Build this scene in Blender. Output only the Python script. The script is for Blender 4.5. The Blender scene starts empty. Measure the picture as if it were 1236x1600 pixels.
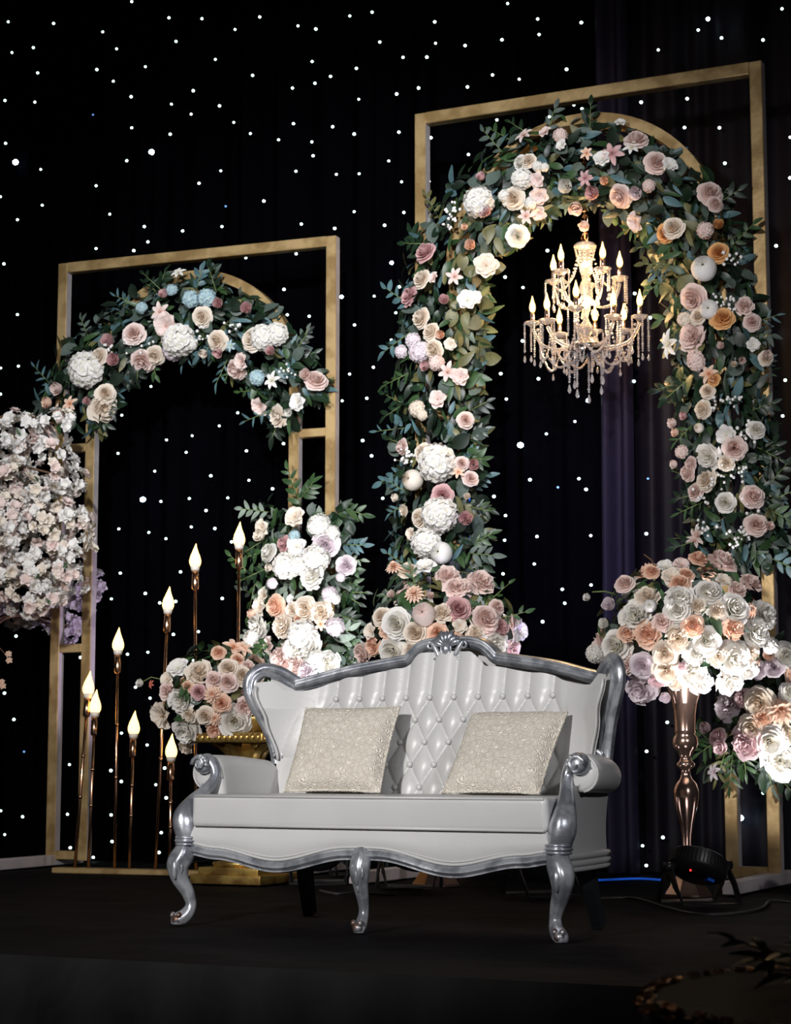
import bpy, bmesh, math, random
from mathutils import Vector, Matrix, Quaternion

# ------------------------------------------------------------------ camera, world, lights, exposure
S = bpy.context.scene
COL = S.collection
R = random.Random(7)
FPX, CAMH = 3100.0, 0.58
PITCH = math.atan(395 / FPX)

cd = bpy.data.cameras.new('camera')
cam = bpy.data.objects.new('camera', cd)
COL.objects.link(cam)
cam.location = (0, 0, CAMH)
cam.rotation_euler = (math.pi / 2 + PITCH, 0, 0)
cd.sensor_fit = 'VERTICAL'
cd.sensor_height = 36.0
cd.lens = FPX * 36.0 / 1600.0
cd.clip_end = 100
cd.dof.use_dof = True
cd.dof.focus_distance = 7.6
cd.dof.aperture_fstop = 9.0
S.camera = cam

w = bpy.data.worlds.new('world')
S.world = w
w.use_nodes = True
w.node_tree.nodes['Background'].inputs[0].default_value = (.5, .55, .8, 1)
w.node_tree.nodes['Background'].inputs[1].default_value = .006

S.view_settings.view_transform = 'Standard'
S.view_settings.look = 'None'
S.view_settings.gamma = 1
S.view_settings.use_curve_mapping = False
S.view_settings.exposure = 0.0


def spot(name, loc, aim, power, size, blend, color, radius):
    l = bpy.data.lights.new(name, 'SPOT')
    l.energy = power
    l.spot_size = math.radians(size)
    l.spot_blend = blend
    l.color = color
    l.shadow_soft_size = radius
    o = bpy.data.objects.new(name, l)
    COL.objects.link(o)
    o.location = loc
    o.rotation_euler = (Vector(aim) - Vector(loc)).to_track_quat('-Z', 'Y').to_euler()
    return o


# front-of-house stage lights, hung out in the hall in front of the stage
spot('stage_light', (-3.6, .0, 3.4), (-.3, 9.2, 1.2), 2800, 46, 1.0, (1, .97, .95), .22)
spot('stage_light', (3.4, -1.5, 3.6), (.3, 8.8, 1.4), 1000, 40, 1.0, (.96, .96, 1), .2)
spot('stage_light', (-.9, -1.0, 4.8), (-.40, 10.8, 2.85), 6200, 24, 1.0, (.93, .96, 1), .15)


# ------------------------------------------------------------------ helpers
def ray(x, y):
    u = (x - 618) / FPX
    v = (800 - y) / FPX
    return Vector((u, math.cos(PITCH) - math.sin(PITCH) * v, math.sin(PITCH) + math.cos(PITCH) * v))


CO = Vector((0, 0, CAMH))


def ground(x, y, z=0.0):
    d = ray(x, y)
    return CO + d * ((z - CAMH) / d.z)


def on_plane(x, y, p, n):
    d = ray(x, y)
    return CO + d * (n.dot(p - CO) / n.dot(d))


def at_depth(x, y, D):
    d = ray(x, y)
    return CO + d * (D / d.y)


def tag(o, label, cat, group=None, kind=None):
    if label:
        o['label'] = label
    if cat:
        o['category'] = cat
    if group:
        o['group'] = group
    if kind:
        o['kind'] = kind
    return o


def empty(name, loc=(0, 0, 0), rz=0.0, label=None, cat=None, group=None):
    o = bpy.data.objects.new(name, None)
    COL.objects.link(o)
    o.empty_display_size = .05
    o.location = loc
    o.rotation_euler = (0, 0, rz)
    return tag(o, label, cat, group)


def link(name, me, mat=None, parent=None, mtx=None):
    """one object on shared mesh data, material carried by the object"""
    o = bpy.data.objects.new(name, me)
    COL.objects.link(o)
    if mat is not None:
        if not me.materials:
            me.materials.append(mat)
        o.material_slots[0].link = 'OBJECT'
        o.material_slots[0].material = mat
    if parent is not None:
        o.parent = parent
    if mtx is not None:
        o.matrix_local = mtx
    return o


class MB:
    def __init__(s):
        s.v, s.f, s.core = [], [], []

    def add(s, vs, fs, core=None):
        k = len(s.v)
        s.v += [tuple(p) for p in vs]
        s.core += list(core) if core is not None else [0.0] * len(vs)
        s.f += [tuple(i + k for i in f) for f in fs]
        return s

    def add_mesh(s, vs, fs, m):
        return s.add([m @ Vector(p) for p in vs], fs)

    def box(s, c, d, m=None):
        cx, cy, cz = c
        x, y, z = d[0] / 2, d[1] / 2, d[2] / 2
        vs = [Vector((cx + a * x, cy + b * y, cz + e * z)) for a in (-1, 1) for b in (-1, 1) for e in (-1, 1)]
        if m is not None:
            vs = [m @ p for p in vs]
        return s.add(vs, [(0, 1, 3, 2), (4, 6, 7, 5), (0, 4, 5, 1), (2, 3, 7, 6), (0, 2, 6, 4), (1, 5, 7, 3)])

    def grid(s, fn, nu, nv, closed=False, core=None):
        vs, cs = [], []
        for j in range(nv + 1):
            for i in range(nu + (0 if closed else 1)):
                vs.append(fn(i / nu, j / nv))
                cs.append(core(i / nu, j / nv) if core else 0.0)
        W = nu if closed else nu + 1
        fs = []
        for j in range(nv):
            for i in range(nu):
                a = j * W + i
                b = j * W + (i + 1) % W
                fs.append((a, b, b + W, a + W))
        return s.add(vs, fs, cs)

    def lathe(s, prof, n=24, c=(0, 0, 0), cap=True):
        vs, fs = [], []
        for (r, z) in prof:
            for i in range(n):
                a = 2 * math.pi * i / n
                vs.append((c[0] + r * math.cos(a), c[1] + r * math.sin(a), c[2] + z))
        for j in range(len(prof) - 1):
            for i in range(n):
                a, b = j * n + i, j * n + (i + 1) % n
                fs.append((a, b, b + n, a + n))
        if cap:
            fs.append(tuple(reversed(range(n))))
            k = (len(prof) - 1) * n
            fs.append(tuple(k + i for i in range(n)))
        return s.add(vs, fs)

    def sweep(s, path, prof, scales=None, ref=(0, 1, 0), cap=True, loop=False):
        """prof: closed list of (a, b): a along N = T x B, b along B (B is ref made square to the path)"""
        path = [Vector(p) for p in path]
        ref = Vector(ref)
        n, m = len(path), len(prof)
        vs, fs = [], []
        for i, p in enumerate(path):
            if loop:
                t = path[(i + 1) % n] - path[i - 1]
            else:
                t = path[min(i + 1, n - 1)] - path[max(i - 1, 0)]
            t.normalize()
            b = ref - t * ref.dot(t)
            if b.length < 1e-4:
                b = Vector((1, 0, 0)) - t * t.x
            b.normalize()
            nn = t.cross(b)
            sc = scales[i] if scales else 1.0
            for (x, y) in prof:
                vs.append(p + nn * x * sc + b * y * sc)
        for i in range(n if loop else n - 1):
            for j in range(m):
                a, c = i * m + j, i * m + (j + 1) % m
                k = ((i + 1) % n) * m - i * m
                fs.append((a, c, c + k, a + k))
        if cap and not loop:
            fs.append(tuple(reversed(range(m))))
            fs.append(tuple((n - 1) * m + j for j in range(m)))
        return s.add(vs, fs)

    def tube(s, path, r, n=8, ref=(0, 1, 0), flute=0, fd=0.0, **k):
        if isinstance(r, (int, float)):
            r = [r] * len(path)
        prof = []
        for j in range(n):
            a = 2 * math.pi * j / n
            q = 1 + (fd * math.cos(flute * a) if flute else 0)
            prof.append((q * math.cos(a), q * math.sin(a)))
        return s.sweep(path, prof, r, ref, **k)

    def ball(s, c, r, nu=10, nv=6, m=None):
        if isinstance(r, (int, float)):
            r = (r, r, r)
        c = Vector(c)

        def fn(u, v):
            a, b = u * 2 * math.pi, (v - .5) * math.pi * .998
            q = Vector((r[0] * math.cos(b) * math.cos(a), r[1] * math.cos(b) * math.sin(a), r[2] * math.sin(b)))
            return c + (m @ q if m is not None else q)
        return s.grid(fn, nu, nv, closed=True)

    def mesh(s, name, smooth=True, sharp=None, attr=False):
        me = bpy.data.meshes.new(name)
        me.from_pydata(s.v, [], s.f)
        if attr:
            a = me.attributes.new('core', 'FLOAT', 'POINT')
            a.data.foreach_set('value', s.core)
        if smooth:
            me.polygons.foreach_set('use_smooth', [True] * len(me.polygons))
        me.update()
        if sharp is not None:
            me.set_sharp_from_angle(angle=math.radians(sharp))
        return me

    def build(s, name, mat, parent=None, smooth=True, sharp=None, fix=True):
        me = s.mesh(name, smooth, None)
        if fix:
            bm = bmesh.new()
            bm.from_mesh(me)
            bmesh.ops.recalc_face_normals(bm, faces=bm.faces)
            bm.to_mesh(me)
            bm.free()
        if sharp is not None:
            me.set_sharp_from_angle(angle=math.radians(sharp))
        me.materials.append(mat)
        o = bpy.data.objects.new(name, me)
        COL.objects.link(o)
        o.parent = parent
        return o


def spline(pts, n=8):
    """Catmull-Rom through points (any dimension), returns a list of Vectors / tuples"""
    P = [Vector(p) for p in pts]
    out = []
    for i in range(len(P) - 1):
        a, b, c, d = P[max(i - 1, 0)], P[i], P[i + 1], P[min(i + 2, len(P) - 1)]
        for k in range(n):
            t = k / n
            out.append(.5 * ((2 * b) + (c - a) * t + (2 * a - 5 * b + 4 * c - d) * t * t + (3 * b - a - 3 * c + d) * t ** 3))
    out.append(P[-1])
    return out


def lerp_tab(tab, x):
    if x <= tab[0][0]:
        return tab[0][1]
    for (a, p), (b, q) in zip(tab, tab[1:]):
        if x <= b:
            t = (x - a) / (b - a)
            t = t * t * (3 - 2 * t)
            return p + (q - p) * t
    return tab[-1][1]


def rounded_box(d, r, seg=3):
    bm = bmesh.new()
    bmesh.ops.create_cube(bm, size=1)
    for v in bm.verts:
        v.co = Vector((v.co.x * d[0], v.co.y * d[1], v.co.z * d[2]))
    bmesh.ops.bevel(bm, geom=bm.edges[:], offset=r, segments=seg, profile=.6, affect='EDGES')
    vs = [v.co.copy() for v in bm.verts]
    bm.verts.index_update()
    fs = [tuple(v.index for v in f.verts) for f in bm.faces]
    bm.free()
    return vs, fs


# ------------------------------------------------------------------ materials
def new_mat(name):
    m = bpy.data.materials.new(name)
    m.use_nodes = True
    nt = m.node_tree
    return m, nt, nt.nodes['Principled BSDF']


def mat(name, col, rough=.5, metal=0.0, spec=.5, bump=0.0, bscale=20.0, var=0.0, vscale=6.0, col2=None, coat=0.0):
    m, nt, b = new_mat(name)
    b.inputs['Base Color'].default_value = (*col, 1)
    b.inputs['Roughness'].default_value = rough
    b.inputs['Metallic'].default_value = metal
    b.inputs['Specular IOR Level'].default_value = spec
    b.inputs['Coat Weight'].default_value = coat
    tc = nt.nodes.new('ShaderNodeTexCoord')
    if var > 0 or col2:
        n = nt.nodes.new('ShaderNodeTexNoise')
        n.inputs['Scale'].default_value = vscale
        n.inputs['Detail'].default_value = 5
        nt.links.new(tc.outputs['Object'], n.inputs['Vector'])
        r = nt.nodes.new('ShaderNodeValToRGB')
        c2 = col2 or tuple(c * (1 - var) for c in col)
        r.color_ramp.elements[0].position = .42
        r.color_ramp.elements[1].position = .58
        r.color_ramp.elements[0].color = (*c2, 1)
        r.color_ramp.elements[1].color = (*col, 1)
        nt.links.new(n.outputs['Fac'], r.inputs['Fac'])
        nt.links.new(r.outputs['Color'], b.inputs['Base Color'])
    if bump > 0:
        n = nt.nodes.new('ShaderNodeTexNoise')
        n.inputs['Scale'].default_value = bscale
        n.inputs['Detail'].default_value = 6
        nt.links.new(tc.outputs['Object'], n.inputs['Vector'])
        bp = nt.nodes.new('ShaderNodeBump')
        bp.inputs['Strength'].default_value = bump
        bp.inputs['Distance'].default_value = .01
        nt.links.new(n.outputs['Fac'], bp.inputs['Height'])
        nt.links.new(bp.outputs['Normal'], b.inputs['Normal'])
    return m


def emit(name, col, strength):
    m, nt, b = new_mat(name)
    b.inputs['Base Color'].default_value = (*col, 1)
    b.inputs['Emission Color'].default_value = (*col, 1)
    b.inputs['Emission Strength'].default_value = strength
    return m


def petal_mat(name, outer, inner, trans=.22):
    m, nt, b = new_mat(name)
    at = nt.nodes.new('ShaderNodeAttribute')
    at.attribute_name = 'core'
    mx = nt.nodes.new('ShaderNodeMix')
    mx.data_type = 'RGBA'
    mx.inputs[6].default_value = (*outer, 1)
    mx.inputs[7].default_value = (*inner, 1)  # deeper petal base, darkened further to put shade into the creases
    nt.links.new(at.outputs['Fac'], mx.inputs[0])
    nt.links.new(mx.outputs[2], b.inputs['Base Color'])
    b.inputs['Roughness'].default_value = .6
    b.inputs['Specular IOR Level'].default_value = .2
    tr = nt.nodes.new('ShaderNodeBsdfTranslucent')
    nt.links.new(mx.outputs[2], tr.inputs['Color'])
    sh = nt.nodes.new('ShaderNodeMixShader')
    sh.inputs[0].default_value = trans
    nt.links.new(b.outputs[0], sh.inputs[1])
    nt.links.new(tr.outputs[0], sh.inputs[2])
    nt.links.new(sh.outputs[0], nt.nodes['Material Output'].inputs['Surface'])
    return m


PET = {
    'W': petal_mat('white_petal', (.84, .82, .80), (.70, .66, .52)),
    'C': petal_mat('cream_petal', (.82, .75, .66), (.66, .48, .32)),
    'B': petal_mat('blush_petal', (.82, .69, .65), (.66, .40, .33)),
    'P': petal_mat('dusty_pink_petal', (.68, .44, .44), (.44, .19, .20)),
    'A': petal_mat('peach_petal', (.84, .62, .49), (.72, .32, .17)),
    'O': petal_mat('orange_petal', (.78, .48, .22), (.62, .22, .05)),
    'L': petal_mat('lavender_white_petal', (.80, .73, .77), (.64, .50, .55)),
    'U': petal_mat('pale_blue_petal', (.40, .55, .64), (.55, .65, .50)),
    'K': petal_mat('light_pink_petal', (.80, .62, .64), (.62, .36, .40)),
    'R': petal_mat('coral_petal', (.72, .24, .17), (.60, .12, .08)),
}
LEAF = {
    'dark': mat('dark_green_leaf', (.011, .030, .013), .42, var=.35, vscale=9),
    'mid': mat('green_leaf', (.035, .080, .026), .45, var=.3, vscale=9),
    'euc': mat('eucalyptus_leaf', (.075, .105, .088), .6, var=.25, vscale=9),
    'teal': mat('blue_green_leaf', (.075, .150, .165), .5, var=.3, vscale=9),
    'olive': mat('olive_leaf', (.13, .125, .045), .5, var=.3, vscale=9),
    'sage': mat('pale_sage_leaf', (.20, .25, .20), .6, var=.2, vscale=9),
    'deep': mat('deep_shadow_green_leaf', (.007, .018, .009), .45, var=.35, vscale=9),  # darker leaf green with shade put into the colour
}
M = {
    'leather': mat('white_leather', (.52, .52, .515), .36, spec=.5, bump=.06, bscale=60, var=.04, vscale=4),
    'silver': mat('silver_leaf', (.60, .62, .66), .30, metal=.68, bump=.10, bscale=45, col2=(.30, .32, .36), vscale=14),
    'silver_worn': mat('worn_silver', (.36, .37, .40), .4, metal=.7, bump=.2, bscale=60, col2=(.16, .09, .06), vscale=30),
    'button': mat('leather_button', (.54, .54, .535), .33),
    'blackleg': mat('black_painted_wood', (.02, .022, .025), .35, bump=.1),
    'gold': mat('gold_leaf_paint', (.45, .315, .145), .42, metal=.45, bump=.12, bscale=30, col2=(.28, .18, .07), vscale=7),
    'paleframe': mat('pale_tube', (.52, .46, .46), .5, var=.15, bump=.05),
    'rosegold': mat('rose_gold_chrome', (.96, .62, .48), .16, metal=.95),
    'copper': mat('copper_tube', (.72, .42, .26), .22, metal=1.0),
    'pedgold': mat('antique_gold', (.58, .40, .12), .34, metal=.8, bump=.15, bscale=25, col2=(.30, .17, .05), vscale=9),
    'black': mat('black_plastic', (.012, .012, .013), .4, bump=.05),
    'cable': mat('black_rubber_cable', (.03, .028, .03), .5),
    'blue': mat('blue_plastic', (.01, .09, .55), .35),
    'cloth': mat('black_stage_cloth', (.0027, .0020, .0036), .8, spec=.08, bump=1.0, bscale=5, var=.5, vscale=3),
    'hall': mat('dark_carpet', (.006, .006, .007), .9, spec=.1, bump=.3, bscale=80),
    'stem': mat('green_stem', (.12, .17, .05), .5),
    'bark': mat('brown_twig', (.12, .06, .03), .7, bump=.3),
    'white': mat('white_plastic', (.75, .68, .6), .4),
    'gyp': mat('tiny_white_blossom', (.8, .78, .78), .6),
    'bulb': emit('warm_flame_bulb', (1.0, .64, .21), 3.4),
    'cbulb': emit('candelabra_bulb', (1.0, .60, .18), 4.5),
    'star': emit('star_led', (.72, 1.0, .93), 5),
    'bstar': emit('bright_star_led', (.55, .82, 1.0), 26),
    'dstar': emit('dim_star_led', (.2, .45, 1.0), .8),
    'lens': emit('par_lens', (.9, .88, 1.0), 3),
    'rled': emit('red_indicator', (1, .02, .02), 4),
    'bled': emit('blue_led_strip', (.02, .16, 1.0), .22),
    'tabletop': mat('dark_table_cloth', (.004, .003, .0025), .7, spec=.05, bump=.2),
    'sequin': mat('gold_sequin', (1.0, .58, .28), .5, metal=.8),
}


def crystal():
    m, nt, b = new_mat('cut_crystal')
    b.inputs['Base Color'].default_value = (1.0, .93, .90, 1)
    b.inputs['Roughness'].default_value = .06
    b.inputs['Transmission Weight'].default_value = .82
    b.inputs['IOR'].default_value = 1.6
    b.inputs['Specular IOR Level'].default_value = .9
    return m


M['crystal'] = crystal()


def velvet():
    m, nt, b = new_mat('black_velvet')
    b.inputs['Base Color'].default_value = (.0010, .0009, .0015, 1)
    b.inputs['Roughness'].default_value = .7
    b.inputs['Specular IOR Level'].default_value = .0
    b.inputs['Sheen Weight'].default_value = .0
    b.inputs['Sheen Tint'].default_value = (.55, .45, .8, 1)
    return m


M['velvet'] = velvet()
M['velvet_lit'] = mat('velvet_purple_lit', (.0045, .0034, .0062), .6, spec=.1)  # lighter and more purple than the velvet, coloured light put into the cloth
M['seam_lit'] = mat('velvet_seam_purple_lit', (.011, .0092, .0195), .6, spec=.05)  # strongest purple, stands for lavender uplight caught on the seam folds


def lace():
    m, nt, b = new_mat('cream_lace')
    tc = nt.nodes.new('ShaderNodeTexCoord')
    v = nt.nodes.new('ShaderNodeTexVoronoi')
    v.inputs['Scale'].default_value = 34
    v2 = nt.nodes.new('ShaderNodeTexVoronoi')
    v2.feature = 'DISTANCE_TO_EDGE'
    v2.inputs['Scale'].default_value = 48
    wv = nt.nodes.new('ShaderNodeTexNoise')
    wv.inputs['Scale'].default_value = 120
    for n in (v, v2, wv):
        nt.links.new(tc.outputs['Object'], n.inputs['Vector'])
    add = nt.nodes.new('ShaderNodeMath')
    add.operation = 'ADD'
    sn = nt.nodes.new('ShaderNodeMath')
    sn.operation = 'SINE'
    mu = nt.nodes.new('ShaderNodeMath')
    mu.operation = 'MULTIPLY'
    mu.inputs[1].default_value = 34
    nt.links.new(v.outputs['Distance'], mu.inputs[0])
    nt.links.new(mu.outputs[0], sn.inputs[0])
    nt.links.new(sn.outputs[0], add.inputs[0])
    nt.links.new(wv.outputs['Fac'], add.inputs[1])
    r = nt.nodes.new('ShaderNodeValToRGB')
    r.color_ramp.elements[0].position = .0
    r.color_ramp.elements[1].position = .12
    r.color_ramp.elements[0].color = (.62, .56, .47, 1)
    r.color_ramp.elements[1].color = (.76, .71, .62, 1)
    nt.links.new(v2.outputs['Distance'], r.inputs['Fac'])
    nt.links.new(r.outputs['Color'], b.inputs['Base Color'])
    bp = nt.nodes.new('ShaderNodeBump')
    bp.inputs['Strength'].default_value = .55
    bp.inputs['Distance'].default_value = .006
    nt.links.new(add.outputs[0], bp.inputs['Height'])
    nt.links.new(bp.outputs['Normal'], b.inputs['Normal'])
    b.inputs['Roughness'].default_value = .55
    return m


M['lace'] = lace()


def damask():
    m, nt, b = new_mat('black_damask')
    tc = nt.nodes.new('ShaderNodeTexCoord')
    wv = nt.nodes.new('ShaderNodeTexWave')
    wv.wave_type = 'RINGS'
    wv.inputs['Scale'].default_value = 4
    wv.inputs['Distortion'].default_value = 14
    wv.inputs['Detail'].default_value = 2
    nt.links.new(tc.outputs['Object'], wv.inputs['Vector'])
    r = nt.nodes.new('ShaderNodeValToRGB')
    r.color_ramp.elements[0].position = .6
    r.color_ramp.elements[1].position = .7
    r.color_ramp.elements[0].color = (.0006, .0006, .0008, 1)
    r.color_ramp.elements[1].color = (.0015, .0015, .0019, 1)
    nt.links.new(wv.outputs['Fac'], r.inputs['Fac'])
    nt.links.new(r.outputs['Color'], b.inputs['Base Color'])
    b.inputs['Roughness'].default_value = .6
    b.inputs['Specular IOR Level'].default_value = .2
    return m


M['damask'] = damask()

# ------------------------------------------------------------------ stage
SA = math.radians(-26)                     # the stage runs at this angle to the camera
ex = Vector((math.cos(SA), math.sin(SA), 0))
ey = Vector((-math.sin(SA), math.cos(SA), 0))
edge = ground(300, 1506)                   # a point on the front edge of the stage


def stage_pt(a, b, z):
    return edge + ex * a + ey * b + Vector((0, 0, z))


mb = MB()


def deck(u, v):
    a, b = -6 + 12 * u, .0 + 8.0 * v
    fade = min(1, b / .3)
    z = fade * .006 * (math.sin(a * 5 + 3 * math.sin(b * 4)) * math.sin(b * 7 + a) - 1)
    return stage_pt(a, b, z)


mb.grid(deck, 120, 80)
tag(mb.build('stage_floor', M['cloth']), 'black cloth covered stage floor with soft wrinkles', None, kind='structure')
mb = MB()
mb.grid(lambda u, v: stage_pt(-6 + 12 * u, -.02 - .012 * math.sin(u * 260) * (1 - v) + (.02 if v > .97 else 0), -.5 + .5 * v), 520, 6)
tag(mb.build('stage_skirt', M['damask']), 'black damask skirt hanging from the stage edge', None, kind='structure')
mb = MB()
mb.box((0, 3, -.53), (24, 16, .06))
tag(mb.build('hall_floor', M['hall'], smooth=False), 'dark hall floor in front of the stage', None, kind='structure')

wb = MB()
wb.box((0, 0, 3.0), (13, .2, 7.0), Matrix.Translation(stage_pt(0, 7.9, 0)) @ Matrix.Rotation(SA, 4, 'Z'))
tag(wb.build('wall_back', M['hall'], smooth=False), 'dark hall wall behind the backdrop curtain', None, kind='structure')

# ------------------------------------------------------------------ star curtain
c0 = at_depth(0, 1195, 12.6)
c1 = at_depth(1236, 1195, 10.5)
cdir = Vector((c1.x - c0.x, c1.y - c0.y, 0)).normalized()
cn = Vector((cdir.y, -cdir.x, 0))           # towards the camera
if cn.y > 0:
    cn = -cn
c0.z = 0
curtain = empty('star_curtain', c0 + cdir * 2.3, 0,
                'black velvet backdrop curtain studded with tiny white LED stars', 'curtain')
CB = curtain.location.copy()


def fold(a):
    f = .035 * math.sin(a * 17 + 2.3 * math.sin(a * 3.1)) + .018 * math.sin(a * 41 + 2 + 2 * math.sin(a * 7))
    return f


SEAM = on_plane(957, 800, c0, cn)
seam_a = (SEAM - c0).dot(cdir)
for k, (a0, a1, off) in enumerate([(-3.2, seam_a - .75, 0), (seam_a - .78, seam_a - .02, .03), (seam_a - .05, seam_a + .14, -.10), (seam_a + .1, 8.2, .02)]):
    mb = MB()
    n = int((a1 - a0) * 70)

    def pan(u, v, a0=a0, a1=a1, off=off, k=k):
        a = a0 + (a1 - a0) * u
        z = .0 + 6.4 * v
        d = fold(a) * (1 if k != 2 else .2) + off * -1
        if k == 2:
            d += .05 * math.sin(u * math.pi * 3)
        d += .012 * math.sin(z * 1.7 + a * 3)
        return c0 + cdir * a + cn * (d - .06) + Vector((0, 0, z)) - CB
    mb.grid(pan, n, 24)
    mb.build('drape_panel', M[('velvet', 'velvet', 'seam_lit', 'velvet_lit')[k]], curtain, fix=False)

STARS = []


def tile(x0, y0, s, pts, kind='s'):
    for p in pts:
        STARS.append((x0 + p[0] * s, y0 + p[1] * s, p[2] if len(p) > 2 else 's'))


tile(0, 0, .3236, [(636, 8), (40, 105), (259, 113), (496, 154), (816, 86), (975, 90), (1135, 142), (850, 200), (58, 254), (161, 230), (563, 236), (1040, 287), (182, 352), (468, 336), (702, 322), (547, 392), (1220, 364), (933, 438), (24, 485), (168, 493), (633, 467), (828, 503), (1060, 511), (449, 554, 'd'), (923, 551), (1129, 591), (636, 617), (822, 648), (1209, 645), (27, 692), (75, 783, 'b'), (732, 734, 'b'), (612, 776), (197, 818), (1066, 825), (464, 897), (961, 885), (2, 950), (204, 991), (1090, 996, 'd'), (84, 1061), (530, 1034), (697, 1094), (882, 1115), (1072, 1094), (714, 1168), (464, 1200), (646, 1210)])
tile(400, 0, .3236, [(18, 82), (203, 125), (289, 140), (453, 77), (561, 59), (863, 106), (1215, 17), (598, 203), (867, 209), (1010, 220), (1188, 192), (710, 277), (825, 276), (271, 297), (485, 330), (360, 369), (285, 402), (176, 425), (679, 454), (785, 425), (1142, 362), (1021, 420), (496, 479), (181, 597), (370, 612), (474, 647), (690, 638), (109, 675), (270, 685), (276, 752), (641, 777), (193, 827), (388, 842), (498, 839), (703, 878), (845, 665), (836, 876), (1163, 579), (1026, 746), (38, 971), (474, 1022), (714, 1026), (219, 1082), (380, 1103), (621, 1088), (953, 1007), (194, 1226)])
tile(800, 0, .3528, [(114, 84), (120, 153), (307, 100), (242, 307), (32, 351), (648, 221), (825, 133), (868, 84, 'm'), (928, 168), (1112, 177), (1196, 39), (274, 465), (310, 482), (38, 489), (166, 517), (572, 453), (776, 437), (764, 565), (919, 566), (943, 723), (1232, 608), (1232, 788), (1170, 1089), (157, 1110)])
tile(0, 400, .3236, [(19, 38), (84, 283), (89, 532), (3, 541), (2, 667), (45, 778), (729, 630), (588, 769), (1187, 9), (1148, 757), (1059, 820), (928, 868), (804, 888), (899, 948), (570, 953), (747, 1039), (1018, 1061), (1190, 941), (1202, 1083), (690, 1176, 'b'), (777, 1185), (914, 1171), (1100, 1168), (995, 1229)])
tile(400, 400, .3236, [(135, 161), (151, 284), (257, 291), (413, 197, 'm'), (571, 194), (476, 333), (655, 33, 'm'), (693, 149), (675, 274), (653, 405), (390, 465), (567, 537), (452, 570), (535, 687), (416, 699), (669, 838), (515, 891), (558, 965), (133, 906), (383, 920), (383, 1020), (214, 1055), (80, 1124), (612, 1170)])
tile(700, 400, .3236, [(276, 102), (362, 152), (643, 57), (902, 181), (976, 298), (360, 410), (255, 568), (437, 593), (898, 605), (676, 698, 'm'), (282, 691), (149, 724), (613, 799), (475, 859), (884, 799), (350, 913, 'b'), (120, 955), (396, 1080), (632, 1075), (531, 1117, 'd'), (667, 1127), (222, 1161), (966, 1075, 'd')])
tile(0, 780, .3876, [(479, 120), (600, 134), (669, 159), (771, 112), (831, 46), (866, 118), (934, 172), (485, 298), (728, 293), (586, 380), (449, 402), (644, 418), (708, 412), (896, 400), (65, 552), (514, 625), (596, 617), (699, 545), (800, 534), (324, 638), (18, 782), (605, 802), (546, 758), (56, 888), (97, 1018, 'd'), (490, 943), (593, 991), (280, 1070), (447, 1094), (489, 1138), (628, 1151), (664, 1084), (670, 1204), (448, 1273), (272, 1270), (91, 1280), (3, 1256), (19, 1352), (283, 1405), (452, 1380), (650, 1344), (641, 1424), (376, 1444), (372, 1490), (504, 1487), (600, 1482, 'b'), (780, 650)])
tile(640, 780, .4822, [(311, 53), (308, 133), (413, 121), (404, 210), (303, 242), (587, 118), (767, 112), (588, 278), (495, 292), (503, 337), (431, 397), (778, 648), (718, 648), (728, 733), (835, 723), (768, 817), (730, 875), (1146, 952), (1072, 1033, 'b'), (1048, 1112), (821, 1096), (755, 1123), (767, 1187), (1065, 1230, 'm'), (314, 1215)])
STARS += [(1223, 650, 's'), (1227, 594, 's')]
sb = MB()
sb.ball((0, 0, 0), (1, 1, .9), 8, 6)
star_me = sb.mesh('star_light')
for (x, y, k) in STARS:
    p = on_plane(x, y, c0 + cn * .03, cn)
    r = {'s': .0092, 'd': .007, 'm': .013, 'b': .019}[k] * R.uniform(.88, 1.1)
    link('star_light', star_me, M[{'s': 'star', 'd': 'dstar', 'm': 'bstar', 'b': 'bstar'}[k]], curtain,
         Matrix.Translation(p - CB) @ Matrix.Diagonal((r, r, r, 1)))

# ------------------------------------------------------------------ gold frames with arches
def make_frame(base, ang, x0, x1, H, in0, in1, cz, rad, bars, sec, arch_sec, foot, label):
    root = empty('wedding_arch', base, ang, label, 'arch')
    t = sec

    def member(name, c, d, m='gold'):
        vs, fs = rounded_box(d, .004, 1)
        mb = MB().add([v + Vector(c) for v in vs], fs)
        o = mb.build(name, M[m], root, smooth=False)
        if m == 'gold':
            o.data.materials.append(M['paleframe'])
            for p in o.data.polygons:
                if abs(p.normal.y) < .5:
                    p.material_index = 1 if abs(p.normal.x) > .5 else 0  # left and right faces take a paler tone than the gold ones
        return o
    for x in (x0, x1):
        member('post', (x, 0, .03 + (H - .03) / 2), (t, t, H - .03))
    for x in (in0, in1):
        member('inner_post', (x, 0, .03 + (cz - .03) / 2), (t, t, cz - .03))
    member('top_rail', ((x0 + x1) / 2, 0, H - t / 2 + .002), (x1 - x0 - t, t, t))
    for z in bars:
        for (a, b) in ((x0, in0), (in1, x1)):
            member('cross_bar', ((a + b) / 2, 0, z), (b - a - t, t * .9, t * .8))
    cx = (in0 + in1) / 2
    path = [(cx - rad * math.cos(math.pi * i / 40), 0, cz + rad * math.sin(math.pi * i / 40)) for i in range(41)]
    a, b = arch_sec
    MB().sweep(path, [(-a, -b), (a, -b), (a, b), (-a, b)], ref=(0, 1, 0)).build('arch_band', M['gold'], root, sharp=40)
    for x in (x0, x1):
        member('foot', (x, -foot / 2 + .15, .03), (.07, foot + .3, .06), 'paleframe')
    return root


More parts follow.
